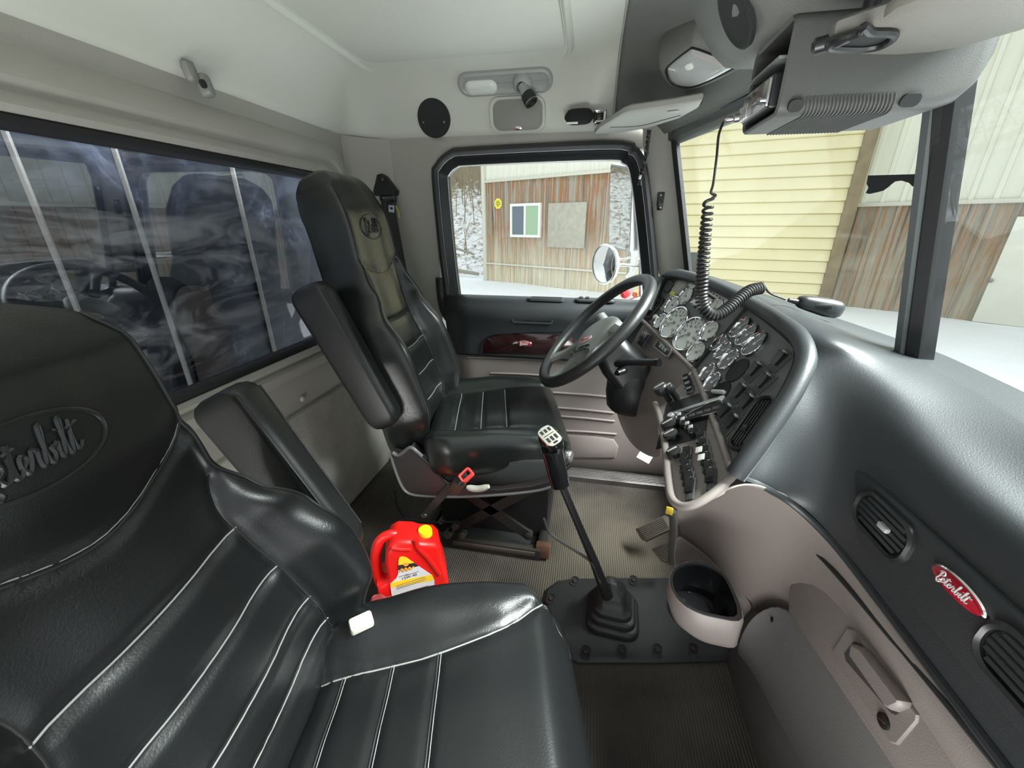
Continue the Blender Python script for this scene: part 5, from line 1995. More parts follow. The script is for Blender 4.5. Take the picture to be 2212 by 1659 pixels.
# reading lamp with a swivelling spot
nL = V((0, -.70, -.71)).normalized()
lp = thing('reading_lamp', 'long oval reading lamp with a black swivel spot in the headliner', 'lamp', onY(1090, 178, 1.575))
f = Fr(onY(1090, 177, 1.582), nL)
MB().plate(f, rr(.325, .078, .038, 8), [(0, -.02), (0, .004), (.003, .009), (.010, .011), (.016, .007), (.03, .005)]).build('lamp_bezel', mat('lamp_grey_plastic', (.30, .31, .30), .4), lp)
MB().plate(f.at(-.082, -.008, .004), rr(.112, .046, .022, 6), [(0, 0), (0, .006), (.006, .012), (.016, .015)]).build('lamp_lens', mat('frosted_lens', (.62, .64, .60), .25), lp)
MB().lathe(f.at(.062, -.004, .002), [(.034, 0), (.033, .010), (.026, .022), (.018, .026)], 24).build('spot_socket', mat('lamp_grey_plastic'), lp)
a_ = f.p(.062, -.004, .018)
b_ = a_+V((.034, -.012, -.052))
d_ = (b_-a_).normalized()
fs = Fr(a_, d_)
L_ = (b_-a_).length
sp_ = MB().lathe(fs, [(.016, 0), (.019, L_*.3), (.021, L_*.55)], 24, (True, True)).build('spot_neck', mat('lamp_grey_plastic'), lp)
MB().lathe(fs, [(.021, L_*.5), (.0225, L_*.55), (.024, L_*.98), (.0235, L_), (.018, L_), (.016, L_*.9), (.0001, L_*.88)], 28).build('spot_head', BLACKP, lp)
MB().lathe(fs, [(.0245, L_*.985), (.0248, L_), (.0235, L_*1.004)], 28).build('spot_rim', CHROME, lp)
# padded clamp beside the visor
cl = thing('padded_clamp', 'oblong black foam pad on a chrome bracket between the headliner badge panel and sun visor', 'clamp', onY(1265, 253, 1.60))
a_, b_ = onY(1220, 254, 1.595), onY(1283, 250, 1.585)
fo_ = []
for i in range(9):
    t = i/8
    e = math.sqrt(max(.05, 1-(2*t-1)**4))
    ff = Fr(a_.lerp(b_, t), (b_-a_), (0, -.2, 1))
    fo_.append([ff.p(x*e, y*e) for x, y in ell(.022, .024, 18)])
MB().loft(fo_).build('foam_pad', mat('black_foam', (.010, .010, .011), .9, bump=(300, .6)), cl)
MB().box(Fr(onY(1236, 266, 1.578), (0, -1, 0)), .038, .006, .004, .001).build('pale_strip', WHITEP, cl)
f = Fr(onY(1296, 252, 1.588), (0, -1, 0))
MB().ring(f, rr(.042, .038, .005), rr(.024, .022, .002), [(0, -.03), (0, .006), (.3, .009), (1, .006), (1, -.01)]).build('chrome_bracket', CHROME, cl)
MB().box(f.at(0, 0, -.012), .026, .024, .012, .002).build('bracket_insert', GLOSSB, cl)
MB().lathe(Fr(onY(1300, 266, 1.60), (0, -1, -.2)), [(.012, -.04), (.012, .006), (.008, .010), (.0001, .010)], 16).build('pivot_cap', BLACKP, cl)

# ---------------------------------------------------------------- sun visors
vm = mat('visor_vinyl', (.30, .295, .27), .6, bump=(400, .25))
vz = 1.392
vo = [onZ(*p, vz) for p in ((1283, 289), (1296, 276), (1345, 246), (1362, 240), (1460, 226), (1518, 216), (1510, 232), (1470, 254), (1400, 276), (1340, 286))]
o = ccw([(q.x, q.y) for q in vo])
vs_ = thing('sun_visor', 'pale grey sun visor folded up over the top corner of the driver window', 'sun visor', (.10, 1.40, 1.39))
tl_ = Fr((0, 0, vz), (0, 0, 1), (0, 1, 0))
vis = MB().plate(tl_, o, [(.006, -.002), (.001, .002), (0, .008), (.001, .014), (.006, .018)]).build('visor_board', vm, vs_)
MB().tube(cr([onZ(*p, vz-.001) for p in ((1318, 274), (1380, 271), (1440, 256), (1470, 248))], 4), .0024, 6).build('visor_pocket_edge', BLACKM, vis)
MB().tube(cr([onZ(*p, vz+.004) for p in ((1296, 276), (1345, 246), (1362, 240), (1460, 226), (1512, 218))], 4), .0022, 6).build('visor_stitching', PIPING, vis)
a_ = onZ(1512, 219, vz+.008)
MB().tube(cr([a_, a_+V((-.01, .02, .006)), onZ(1478, 214, vz+.015), onZ(1478, 214, vz+.045)], 5), .008, 10).build('visor_hinge', BLACKP, vs_)
MB().box(Fr(onZ(1455, 240, vz-.004), (0, 0, -1), (.3, 1, 0)), .03, .008, .003, .001).build('visor_clip', mat('tab_grey', (.42, .42, .40), .3), vs_)

pv = thing('sun_visor', 'wide grey sun visor above the passenger side, near the top corner of the windscreen', 'sun visor', (.35, .6, 1.3))
vz = 1.305
vo = [onZ(*p, vz) for p in ((1786, 110), (1850, 116), (1925, 118), (2005, 112), (2085, 98), (2212, 62), (2330, 20), (2400, -60), (2212, -58), (2090, -30), (2005, -4), (1935, 22), (1905, 44), (1868, 56), (1800, 78), (1782, 92))]
o = ccw([(q.x, q.y) for q in vo])
tl_ = Fr((0, 0, vz), (.03, 0, 1), (0, 1, 0))
vm2 = mat('visor_grey_vinyl', (.17, .165, .145), .6, bump=(400, .25))
vis = MB().plate(Fr((0, 0, vz), (0, 0, 1), (0, 1, 0)), o, [(.006, -.002), (.001, .002), (0, .008), (.001, .014), (.006, .018)]).build('visor_board', vm2, pv)
lpx = ((1800, 104), (1792, 96), (1812, 84), (1858, 70), (1866, 58), (1880, 70), (1925, 72), (1931, 82), (1905, 98), (1860, 106))
MB().tube(cr([onZ(*p, vz-.006) for p in lpx], 4, True), .0045, 8, True).build('visor_grip_loop', BLACKP, pv)
MB().plate(Fr((0, 0, vz), (0, 0, -1), (0, 1, 0)), ccw([Fr((0, 0, vz), (0, 0, -1), (0, 1, 0)).local(onZ(*p, vz-.003)).xy[:] for p in ((1806, 100), (1822, 86), (1868, 74), (1922, 77), (1900, 94), (1855, 102))]), [(0, 0), (0, .0045)]).build('grip_recess', BLACKM, pv)
MB().tube(cr([onZ(1752, 103, vz-.002), onZ(1790, 92, vz), onZ(1835, 72, vz+.004), onZ(1868, 50, vz+.02), onZ(1868, 50, vz+.02)+V((0, -.01, .045))], 5), [.004]+[.009]*20, 10).build('visor_hinge', BLACKP, pv)

# ---------------------------------------------------------------- front dome lamp in the overhead panel


def over_hit(px, py):
    h = OVB.ray_cast(EYE, ray(px, py).normalized())
    return h[0], h[1]


hp_, hn_ = over_hit(1520, 138)
nD = V((-.40, -.38, -.83)).normalized()
fd = Fr(hp_-ray(1520, 138).normalized()*.05, nD)
dome = thing('dome_lamp', 'clear rectangular dome lamp set in the dark overhead panel', 'lamp', hp_)
dpx_ = ((1444, 142), (1452, 128), (1492, 96), (1508, 91), (1560, 110), (1602, 127), (1590, 138), (1540, 164), (1500, 178), (1470, 176), (1452, 164))
o = on_frame(fd, dpx_)
o = ccw([(q.x, q.y) for q in cr([(a, b, 0) for a, b in o], 4, True)])
cxo, cyo = sum(a for a, b in o)/len(o), sum(b for a, b in o)/len(o)
sc_ = lambda k: [(cxo+(a-cxo)*k, cyo+(b-cyo)*k) for a, b in o]
MB().loft([[fd.p(a, b, h) for a, b in sc_(k)] for k, h in ((1.7, -.07), (1.55, -.03), (1.35, -.002), (1.18, .010), (1.06, .014))]).build('lamp_pod', OVERH, dome)
MB().ring(fd, sc_(1.04), sc_(.92), [(0, .008), (.2, .016), (.7, .017), (1, .012)]).build('lamp_bezel', BLACKP, dome)
MB().loft([[fd.p(a, b, h) for a, b in sc_(k)] for k, h in ((.95, .006), (.95, .013), (.85, .018), (.5, .0205))]).build('lamp_lens', mat('clear_ribbed_lens', (.50, .52, .51), .10, .35, bump=(60, .3)), dome)
MB().plate(fd.at(*[(a) for a in fd.local(onP(1490, 141, fd.p(0, 0, .018), nD)).xy], .018), rr(.020, .016, .006), [(0, 0), (0, .005), (.002, .006)]).build('lamp_switch', mat('lamp_switch_white', (.62, .63, .60), .4), dome)
hp2, hn2 = over_hit(1590, 30)
if hn2.dot(ray(1590, 30)) > 0:
    hn2 = -hn2
f = Fr(hp2+hn2*.001, hn2)
tag(MB().lathe(f, [(.050, -.004), (.050, .002), (.046, .004), (.040, .001), (.0001, -.002)], 36).build('overhead_speaker', mat('speaker_mesh', (.012, .013, .014), .7)), 'round dark speaker recess in the overhead panel near the dome lamp', 'speaker')

# ---------------------------------------------------------------- overhead console and CB radio
oc_ = thing('overhead_console', 'grey box console under the windscreen header with louvres along its lower edge', 'console', (.38, .82, 1.25))
OCM = mat('console_grey_vinyl', (.072, .074, .070), .5, bump=(700, .12))
X0, X1, Y0, Y1, Z0, Z1 = .258, .495, .752, .905, 1.252, 1.375
fX = Fr((X0, (Y0+Y1)/2, (Z0+Z1)/2), (-1, 0, 0))      # u = -Y seen from the back of the cab
OW, OHH = Y1-Y0, Z1-Z0
loops = []
for dx, s_, dz in ((0, 1, 0), (.004, 1.006, 0), (.12, 1.01, 0), (.20, 1.0, .0), (.225, .97, .006), (.240, .88, .018), (.246, .7, .03)):
    loops.append([fX.p(a*(1 if s_ > .98 else .99), b*s_+dz, -dx) for a, b in rr(OW, OHH, .016, 6)])
MB().loft(loops, (False, True)).build('console_shell', OCM, oc_, angle=60)
MB().ring(fX, rr(OW, OHH, .016, 6), rr(OW-.014, OHH-.014, .010, 6), [(0, 0), (.4, .003), (1, 0), (1, -.09)]).build('mouth_rim', OCM, oc_)
MB().plate(fX, rr(OW-.012, OHH-.012, .010, 6), [(0, -.10), (0, -.09)]).build('cavity_back', BLACKM, oc_)
# louvres: ribs wrapping the lower near edge, two dark slots at the ends
for k in range(24):
    x = X0+.034+k*.0048
    mbv = MB()
    MB().tube(cr([V((x, Y0-.0015, Z0+.020)), V((x+.002, Y0-.001, Z0+.010)), V((x+.004, Y0+.010, Z0-.0005)), V((x+.004, Y0+.05, Z0-.001)), V((x+.004, Y1-.012, Z0-.001))], 4), .0013, 6).build('louvre_rib', OCM, oc_)
for x0, x1 in ((X0+.010, X0+.030), (X0+.152, X0+.176)):
    MB().plate(Fr(((x0+x1)/2, Y0-.001, Z0+.011), (0, -.85, -.4)), rr(x1-x0, .016, .007, 5), [(0, 0), (0, .004)]).build('louvre_slot', BLACKM, oc_)
cbr = thing('cb_radio', 'small chrome-fronted two-way radio inside the overhead console', 'radio', (.28, .83, 1.26))
fR = Fr((X0-.004, .832, 1.292), (-1, 0, 0))
MB().box(fR.at(0, -.004, -.055), .118, .046, .06, .004).build('radio_case', BLACKP, cbr)
MB().box(fR.at(0, -.004, .003), .112, .040, .006, .004).build('radio_face', mat('radio_chrome', (.45, .44, .44), .22, .9), cbr)
MB().box(fR.at(.012, .002, .008), .044, .022, .003, .002).build('radio_display', mat('brown_smoked_display', (.10, .075, .065), .2), cbr)
for k in range(5):
    MB().box(fR.at(-.018-.0085*k, -.012, .008), .003, .022, .006, .001).build('face_fin', mat('radio_chrome'), cbr)
for dx in (.042, .050):
    MB().lathe(fR.at(dx, -.014, .008), [(.005, 0), (.0045, .008), (.0001, .009)], 14).build('radio_knob', CHROME, cbr)
MB().box(fR.at(0, .036, -.05), .125, .004, .055, .001).build('mount_bracket', mat('mount_grey', (.16, .17, .16), .4), cbr)

# ---------------------------------------------------------------- microphone with its coiled cord
mcn = EYE+ray(1766, 661)*.885
mic = thing('microphone', 'black hand microphone lying on the dash top with its coiled cord hanging from the radio', 'microphone', mcn)
mt, mh = EYE+ray(1722, 652)*.885, EYE+ray(1812, 672)*.885
ax_ = (mh-mt).normalized()
loops = []
for t, w_, h in ((0, .010, .010), (.04, .024, .022), (.12, .032, .028), (.35, .038, .034), (.65, .044, .040), (.88, .044, .038), (.97, .036, .030), (1, .024, .014)):
    ff = Fr(mt.lerp(mh, t), ax_, (0, 0, 1))
    loops.append([ff.p(a, b+.002) for a, b in rr(w_, h, min(w_, h)*.36, 4)])
MB().loft(loops).build('mic_body', mat('mic_black', (.016, .018, .019), .4), mic, angle=60)
MB().box(Fr(mt.lerp(mh, .5)+V((0, -.018, .004)), (-.2, -1, .1), (0, 0, 1)), .034, .010, .006, .003).build('talk_key', BLACKP, mic)
st_ = mt-ax_*.026
MB().tube([mt+ax_*.004, mt-ax_*.008, mt-ax_*.02], [.0062, .0055, .0042], 10).build('strain_relief', BLACKP, mic)
# straight part down from the radio plug
plug = fR.p(-.052, -.014, .006)
MB().lathe(Fr(plug, (-1, .2, -.1)), [(.007, 0), (.007, .014), (.005, .016), (.005, .026), (.003, .030)], 14, (True, True)).build('cord_plug', mat('radio_chrome'), mic)
s0 = plug+V((-.028, .006, -.003))


def cd(px, py, t):
    return EYE+ray(px, py)*t


wire = mat('cord_rubber', (.018, .018, .018), .45)
MB().tube(cr([s0, cd(1566, 258, .80), cd(1553, 290, .80), cd(1548, 340, .80), cd(1541, 395, .805), cd(1536, 416, .81), cd(1546, 422, .81), cd(1538, 428, .81)], 8), .0026, 8).build('cord_lead', wire, mic)
cpath = cr([cd(1531, 430, .81), cd(1526, 480, .815), cd(1521, 540, .825), cd(1517, 600, .835), cd(1515, 645, .845), cd(1524, 672, .85), cd(1545, 681, .855), cd(1570, 668, .86), cd(1595, 646, .865), cd(1620, 628, .87), cd(1646, 622, .875)], 40)
# helix at even pitch
acc = [0]
for p, q in zip(cpath, cpath[1:]):
    acc.append(acc[-1]+(q-p).length)
total = acc[-1]
turns = 50
hx = []
NP = turns*12
j = 0
for i in range(NP+1):
    t = i/NP
    # looser turns at the top where the cord stretches
    sdist = total*(t**.80)
    while j < len(acc)-2 and acc[j+1] < sdist:
        j += 1
    u_ = (sdist-acc[j])/max(1e-9, acc[j+1]-acc[j])
    p = cpath[j].lerp(cpath[j+1], u_)
    tg2 = (cpath[min(j+2, len(cpath)-1)]-cpath[max(j-1, 0)]).normalized()
    a1 = tg2.cross(V((.3, .9, .1))).normalized()
    a2 = tg2.cross(a1)
    ph = 2*math.pi*turns*t
    rad_ = .0085+.002*min(1, t*3)
    hx.append(p+a1*rad_*math.cos(ph)+a2*rad_*math.sin(ph))
MB().tube(hx, .0033, 6).build('coiled_cord', wire, mic)
MB().tube(cr([hx[-1], cd(1662, 632, .88), cd(1690, 644, .885), st_], 6), .0026, 8).build('cord_tail', wire, mic)

# ---------------------------------------------------------------- small fittings
hk = thing('coat_hook', 'grey moulded coat hook on the seam above the rear window', 'hook', onX(425, 168, -.915))
c = onX(425, 160, -.912)
GH = mat('hook_grey', (.20, .20, .185), .5)
MB().box(Fr(onX(402, 146, -.915), (1, 0, -.1)), .026, .030, .012, .005).build('hook_plate', GH, hk)
ff = Fr(onX(428, 172, -.900), (.9, .1, .2))
MB().box(ff.at(-.012, .012, -.012), .030, .042, .020, .009).build('hook_arm', GH, hk)
MB().box(ff.at(.010, -.010, -.010), .026, .046, .028, .009).build('hook_nose', GH, hk)
MB().lathe(Fr(onX(440, 181, -.880), (1, .1, 0)), [(.0085, -.004), (.0085, .0015), (.006, .0018), (.0001, .0008)], 14).build('hook_hole', BLACKM, hk)
ck = thing('clip_hook', 'small black clip screwed to the pillar beside the windscreen', 'hook', onY(1427, 437, 1.612))
f = Fr(onY(1427, 430, 1.624), (-.25, -1, 0))
MB().box(f, .024, .046, .006, .003).build('clip_plate', BLACKP, ck)
MB().box(f.at(.002, -.020, .004), .020, .034, .012, .004).build('clip_tongue', GLOSSB, ck)
MB().lathe(f.at(0, .012, .006), [(.004, 0), (.003, .002), (.0001, .002)], 10).build('clip_screw', STEEL, ck)
cordm = mat('braid_black', (.02, .02, .02), .5)
br = thing('braided_cord', 'short braided black cord hanging from the sun visor past the window corner', 'cord', onY(1395, 340, 1.5))
base = cr([onY(1402, 282, 1.50), onY(1400, 300, 1.50), onY(1397, 330, 1.50), onY(1390, 360, 1.50), onY(1384, 378, 1.50)], 10)
for k in range(2):
    MB().tube([p+V((.0042*math.cos(i*.75+k*math.pi), .0042*math.sin(i*.75+k*math.pi), 0)) for i, p in enumerate(base)], .0034, 6).build('braid_strand', cordm, br)
MB().lathe(Fr(base[-1], (-.2, 0, -1)), [(.004, 0), (.005, .006), (.004, .012), (.0001, .013)], 10).build('cord_bead', CHROME, br)
for dx in (-.006, .004):
    MB().tube([base[-1]+V((0, 0, -.010)), base[-1]+V((dx, 0, -.030))], .002, 5).build('cord_end', cordm, br)
# ================================================================ OUTSIDE
def streak_mat(name, zsplit, top=(.74, .72, .62), seed=0., rust=.5, bleach=1.25):
    """weathered corrugated sheet: pale grey above, rust and bare wood-grey streaks below"""
    m = bpy.data.materials.new(name)
    m.use_nodes = True
    n, l = m.node_tree.nodes, m.node_tree.links
    b = n['Principled BSDF']
    b.inputs['Roughness'].default_value = .85
    t = n.new('ShaderNodeTexCoord')
    mp = n.new('ShaderNodeMapping')
    mp.inputs['Scale'].default_value = (5.0, 5.0, .25)
    mp.inputs['Location'].default_value = (seed, seed*.7, 0)
    l.new(t.outputs['Object'], mp.inputs[0])
    nz = n.new('ShaderNodeTexNoise')
    nz.inputs['Scale'].default_value = 1.6
    nz.inputs['Detail'].default_value = 7
    nz.inputs['Roughness'].default_value = .62
    l.new(mp.outputs[0], nz.inputs['Vector'])
    cr_ = n.new('ShaderNodeValToRGB')
    e = cr_.color_ramp.elements
    e[0].position, e[0].color = .26, (.065, .052, .040, 1)
    e[1].position, e[1].color = .78, (.48, .45, .38, 1)
    for p, c in ((.40, (.22, .18, .13, 1)), (.455, (.33, .15, .05, 1) if rust > .6 else (.30, .26, .20, 1)), (.495, (.30, .12, .035, 1) if rust > .6 else (.36, .17, .06, 1)), (.53, (.32, .28, .22, 1)), (.62, (.32, .285, .22, 1))):
        x = e.new(p)
        x.color = c
    l.new(nz.outputs['Fac'], cr_.inputs[0])
    sep = n.new('ShaderNodeSeparateXYZ')
    l.new(t.outputs['Object'], sep.inputs[0])
    n2 = n.new('ShaderNodeTexNoise')
    n2.inputs['Scale'].default_value = 2.2
    l.new(mp.outputs[0], n2.inputs['Vector'])
    # pale bleached foot of the wall
    mrl = n.new('ShaderNodeMapRange')
    mrl.inputs['From Min'].default_value = .4
    mrl.inputs['From Max'].default_value = 2.2
    mrl.inputs['To Min'].default_value = bleach
    mrl.inputs['To Max'].default_value = 0
    l.new(sep.outputs['Z'], mrl.inputs['Value'])
    mul = n.new('ShaderNodeMath')
    mul.operation = 'MULTIPLY'
    l.new(mrl.outputs[0], mul.inputs[0])
    l.new(n2.outputs['Fac'], mul.inputs[1])
    mx0 = n.new('ShaderNodeMix')
    mx0.data_type = 'RGBA'
    l.new(mul.outputs[0], mx0.inputs['Factor'])
    l.new(cr_.outputs[0], mx0.inputs['A'])
    mx0.inputs['B'].default_value = (.72, .68, .52, 1)
    gt = n.new('ShaderNodeMath')
    gt.operation = 'GREATER_THAN'
    gt.inputs[1].default_value = zsplit
    l.new(sep.outputs['Z'], gt.inputs[0])
    tn = n.new('ShaderNodeMix')
    tn.data_type = 'RGBA'
    tn.inputs['A'].default_value = (*[c*.86 for c in top], 1)
    tn.inputs['B'].default_value = (*[min(1, c*1.12) for c in top], 1)
    l.new(nz.outputs['Fac'], tn.inputs['Factor'])
    mx = n.new('ShaderNodeMix')
    mx.data_type = 'RGBA'
    l.new(gt.outputs[0], mx.inputs['Factor'])
    l.new(mx0.outputs['Result'], mx.inputs['A'])
    l.new(tn.outputs['Result'], mx.inputs['B'])
    l.new(mx.outputs['Result'], b.inputs['Base Color'])
    return m


GZ = -1.2


def wall_frame(a, b):
    """frame of a wall from ground point a to b (seen from the truck, a at the viewer's left)"""
    a, b = V((a[0], a[1], GZ)), V((b[0], b[1], GZ))
    u = (b-a).normalized()
    n = u.cross(V((0, 0, 1)))
    f = Fr(a, n)
    return f, (b-a).length


def onF(px, py, f):
    q = onP(px, py, f.o, f.n)
    l_ = f.local(q)
    return l_.x, l_.y


def ribbed(f, L, h0, h1, pitch, depth, rib=.25):
    """sheet with upright ribs"""
    xs = []
    x = 0
    while x < L:
        for d, hh in ((0, 0), (pitch*(1-rib)-.02, 0), (pitch*(1-rib), depth), (pitch-.02, depth)):
            xs.append((min(L, x+d), hh))
        x += pitch
    return MB().grid([[f.p(a, h, d) for a, d in xs] for h in (h0, h1)])


# snow-covered yard
mb = MB()
random.seed(3)
rows = []
for i in range(41):
    rows.append([V((-30+i*1.5, -4+j*1.5, GZ+(random.random()-.5)*.03)) for j in range(26)])
SNOW = mat('snow', (.86, .88, .90), .8, bump=(6, .6), var=.06, varscale=2)
tag(MB().grid(rows).build('snow_ground', SNOW), kind='structure')

# shed with the small sliding window
fA, LA = wall_frame((-4.62, 18.0), (1.3, 14.88))
mA = streak_mat('rusty_shed_sheeting', 4.0, seed=1.3, rust=.8)
shed = thing('shed', 'weathered rusty sheet-metal shed with a white sliding window and a boarded opening', 'shed', (-1, 16.1, GZ))
MAIN_H = 5.6
ribbed(fA, LA, 0, MAIN_H, .32, .05).build('rusty_siding', mA, shed, smooth=False, loc=fA.o)
x0, z0 = onF(1052, 391, fA)
MB().box(fA.at(LA/2, 4.0, .03), LA, .10, .07, .005).build('upper_rail', mat('pale_flashing', (.6, .58, .48), .7), shed)
MB().box(fA.at(LA/2, .75, .03), LA, .07, .07, .005).build('lower_rail', mat('pale_flashing'), shed)
MB().box(fA.at(.05, MAIN_H/2, .0), .16, MAIN_H, .12, .01).build('corner_trim', mat('pale_flashing'), shed)
MB().plate(fA.at(LA/2, MAIN_H/2, 0), rr(LA, MAIN_H, .01), [(0, -.2), (0, -.04)]).build('shed_walls', mat('shed_grey', (.4, .38, .32), .8), shed)
# window
(xa, za), (xb, zb) = onF(1105, 512, fA), onF(1171, 438, fA)
wf = fA.at((xa+xb)/2, (za+zb)/2, .06)
W_, H_ = abs(xb-xa), abs(zb-za)
sw = MB().ring(wf, rr(W_, H_, .01), rr(W_-.2, H_-.2, .01), [(0, -.06), (0, .05), (1, .05), (1, -.04)])
sw.box(wf, .09, H_-.1, .06, .01)
wo = sw.build('sliding_window', WHITEP, shed)
MB().plate(wf.at(-W_/4, 0, 0), rr(W_/2-.1, H_-.18, .01), [(0, 0), (0, .012)]).build('dark_pane', mat('dark_blue_pane', (.10, .13, .16), .15), wo)
MB().plate(wf.at(W_/4, 0, 0), rr(W_/2-.1, H_-.18, .01), [(0, 0), (0, .02)]).build('green_pane', mat('green_blind_pane', (.30, .44, .27), .35), wo)
(xa, za), (xb, zb) = onF(1184, 534, fA), onF(1270, 436, fA)
MB().box(fA.at((xa+xb)/2, (za+zb)/2, .05), abs(xb-xa), abs(zb-za), .03, .01).build('plywood_board', mat('grey_plywood', (.40, .37, .30), .85, var=.3, varscale=6), shed)
xa, za = onF(1078, 440, fA)
oc = [(.21*math.cos(R(22.5+45*i)), .21*math.sin(R(22.5+45*i))) for i in range(8)]
sg = MB().plate(fA.at(xa, za, .055), oc, [(0, 0), (0, .012)]).build('octagonal_sign', mat('yellow_sign', (.80, .66, .02), .5), shed)
for k, (dz, ln) in enumerate(((.09, .16), (.03, .24), (-.03, .26), (-.09, .14))):
    MB().box(fA.at(xa, za+dz, .066), ln, .025, .003, .001).build('sign_print', BLACKM, sg)

# yellow lap-sided building
fB, LB = wall_frame((1.62, 15.2), (7.19, 13.84))
yel = thing('building', 'pale yellow lap-sided building seen through the windscreen', 'building', (4.6, 14.5, GZ))
mY = mat('pale_yellow_siding', (.76, .68, .42), .7, var=.10, varscale=1.2)
mb = MB()
ph, H = .33, 8.0
rows = []
z = 0
while z < H:
    rows.append([fB.p(0, z, .07), fB.p(LB*.5, z, .07), fB.p(LB, z, .07)])
    rows.append([fB.p(0, z+ph-.035, .0), fB.p(LB*.5, z+ph-.035, .0), fB.p(LB, z+ph-.035, .0)])
    rows.append([fB.p(0, z+ph-.03, -.03), fB.p(LB*.5, z+ph-.03, -.03), fB.p(LB, z+ph-.03, -.03)])
    z += ph
mb.grid(rows).build('lap_siding', mY, yel, smooth=False)
MB().box(fB.at(LB-.06, H/2, .0), .30, H, .12, .01).build('corner_board', mat('brown_corner_board', (.26, .20, .12), .8, var=.4, varscale=3), yel)
MB().plate(fB.at(LB/2, H/2, 0), rr(LB, H, .01), [(0, -.25), (0, -.05)]).build('building_walls', mY, yel)
(xa, za) = onF(1490, 570, fB)
MB().box(fB.at(max(.3, xa), za, .05), .62, .75, .04, .01).build('dark_hatch', mat('dark_hatch', (.10, .10, .09), .6), yel)

# rusty shed ahead of the truck
fC, LC = wall_frame((6.98, 14.62), (14.6, 8.45))
barn = thing('barn', 'tall barn of pale grey sheeting over rust-streaked sheeting beyond the centre post', 'barn', (11.3, 10.9, GZ))
xs, zs = onF(1925, 441, fC)
mC = streak_mat('rust_streaked_barn_sheeting', zs, top=(.74, .725, .60), seed=5.1, rust=.55, bleach=.35)
ribbed(fC, LC, 0, 8.0, .42, .06).build('barn_siding', mC, barn, smooth=False, loc=fC.o)
MB().box(fC.at(LC/2, zs, .03), LC, .10, .08, .005).build('joint_rail', mat('pale_flashing'), barn)
MB().plate(fC.at(LC/2, 4, 0), rr(LC, 8, .01), [(0, -.3), (0, -.03)]).build('barn_walls', mat('shed_grey'), barn)
(xa, za) = onF(2185, 560, fC)
dr = MB().box(fC.at(xa+.55, 1.25, .03), 1.5, 2.5, .08, .01).build('white_door', mat('white_door_paint', (.78, .77, .66), .6), barn)
(xk, zk) = onF(2140, 605, fC)
MB().lathe(fC.at(xk, zk, .11), [(.05, 0), (.05, .04), (.0001, .08)], 12).build('door_knob', STEEL, dr)

# snowy bank with brush at the left of the shed
rows = []
random.seed(5)
for i in range(25):
    x = -26+i*1.0
    row = []
    for j in range(20):
        y = 19.5+j*1.2
        h = max(0, (j-1.0))*.55
        row.append(V((x+random.uniform(-.3, .3), y+random.uniform(-.3, .3), GZ+h+random.uniform(-.12, .12))))
    rows.append(row)
bank = MB().grid(rows).build('snow_bank', None)
m = mat('snow_with_leaf_litter', (.8, .8, .8), .85)
n, l = m.node_tree.nodes, m.node_tree.links
t = n.new('ShaderNodeTexCoord')
nz = n.new('ShaderNodeTexNoise')
nz.inputs['Scale'].default_value = 2.6
nz.inputs['Detail'].default_value = 8
nz.inputs['Roughness'].default_value = .8
l.new(t.outputs['Object'], nz.inputs['Vector'])
sp_ = n.new('ShaderNodeSeparateXYZ')
l.new(t.outputs['Object'], sp_.inputs[0])
mr = n.new('ShaderNodeMapRange')
mr.inputs['From Min'].default_value = 4.0
mr.inputs['From Max'].default_value = 6.5
mr.inputs['To Max'].default_value = .22
l.new(sp_.outputs['Z'], mr.inputs['Value'])
ad = n.new('ShaderNodeMath')
ad.operation = 'SUBTRACT'
l.new(nz.outputs['Fac'], ad.inputs[0])
l.new(mr.outputs[0], ad.inputs[1])
c2 = n.new('ShaderNodeValToRGB')
c2.color_ramp.elements[0].position, c2.color_ramp.elements[0].color = .40, (.22, .17, .10, 1)
c2.color_ramp.elements[1].position, c2.color_ramp.elements[1].color = .52, (.85, .86, .87, 1)
l.new(ad.outputs[0], c2.inputs[0])
l.new(c2.outputs[0], n['Principled BSDF'].inputs['Base Color'])
bank.data.materials.append(m)
struct(bank)
mb = MB()
random.seed(11)
for k in range(240):
    x, y = random.uniform(-17, -4.9), random.uniform(19.5, 36)
    z0 = GZ+max(0, (y-20.7)/1.2)*.55-.1
    h = random.uniform(.8, 2.6) if y < 27 else random.uniform(2, 4)
    if y < 27 and random.random() < .5:
        continue
    a, b = random.uniform(-.5, .5), random.uniform(-.3, .3)
    mb.tube([V((x, y, z0)), V((x+a*.4, y+b, z0+h*.5)), V((x+a*1.2, y+b, z0+h))], [.035, .022, .008], 4)
    for q in range(3):
        s0 = random.uniform(.3, .8)
        p = V((x+a*s0, y+b*s0, z0+h*s0))
        mb.tube([p, p+V((random.uniform(-.9, .9), 0, random.uniform(.2, .9)))], [.014, .005], 3)
tag(mb.build('winter_brush', mat('bare_twig_brown', (.30, .235, .14), .85, var=.3)), 'bare brown winter brush growing on the snowy bank', 'brush', kind='stuff')
for (xa, ya, za), (xb, yb, zb), r in (((-9.4, 19.4, -.75), (-5.2, 18.9, -1.05), .11), ((-8.6, 20.6, .3), (-5.6, 19.6, -.2), .07)):
    tag(MB().tube([V((xa, ya, za)), V(((xa+xb)/2, ya, (za+zb)/2+.05)), V((xb, yb, zb))], [r, r*.9, r*.7], 8).build('fallen_log', mat('grey_log', (.30, .27, .22), .85)),
        'thick grey log lying at the foot of the snowy bank' if r > .1 else 'thin fallen trunk leaning on the snowy bank', 'log')

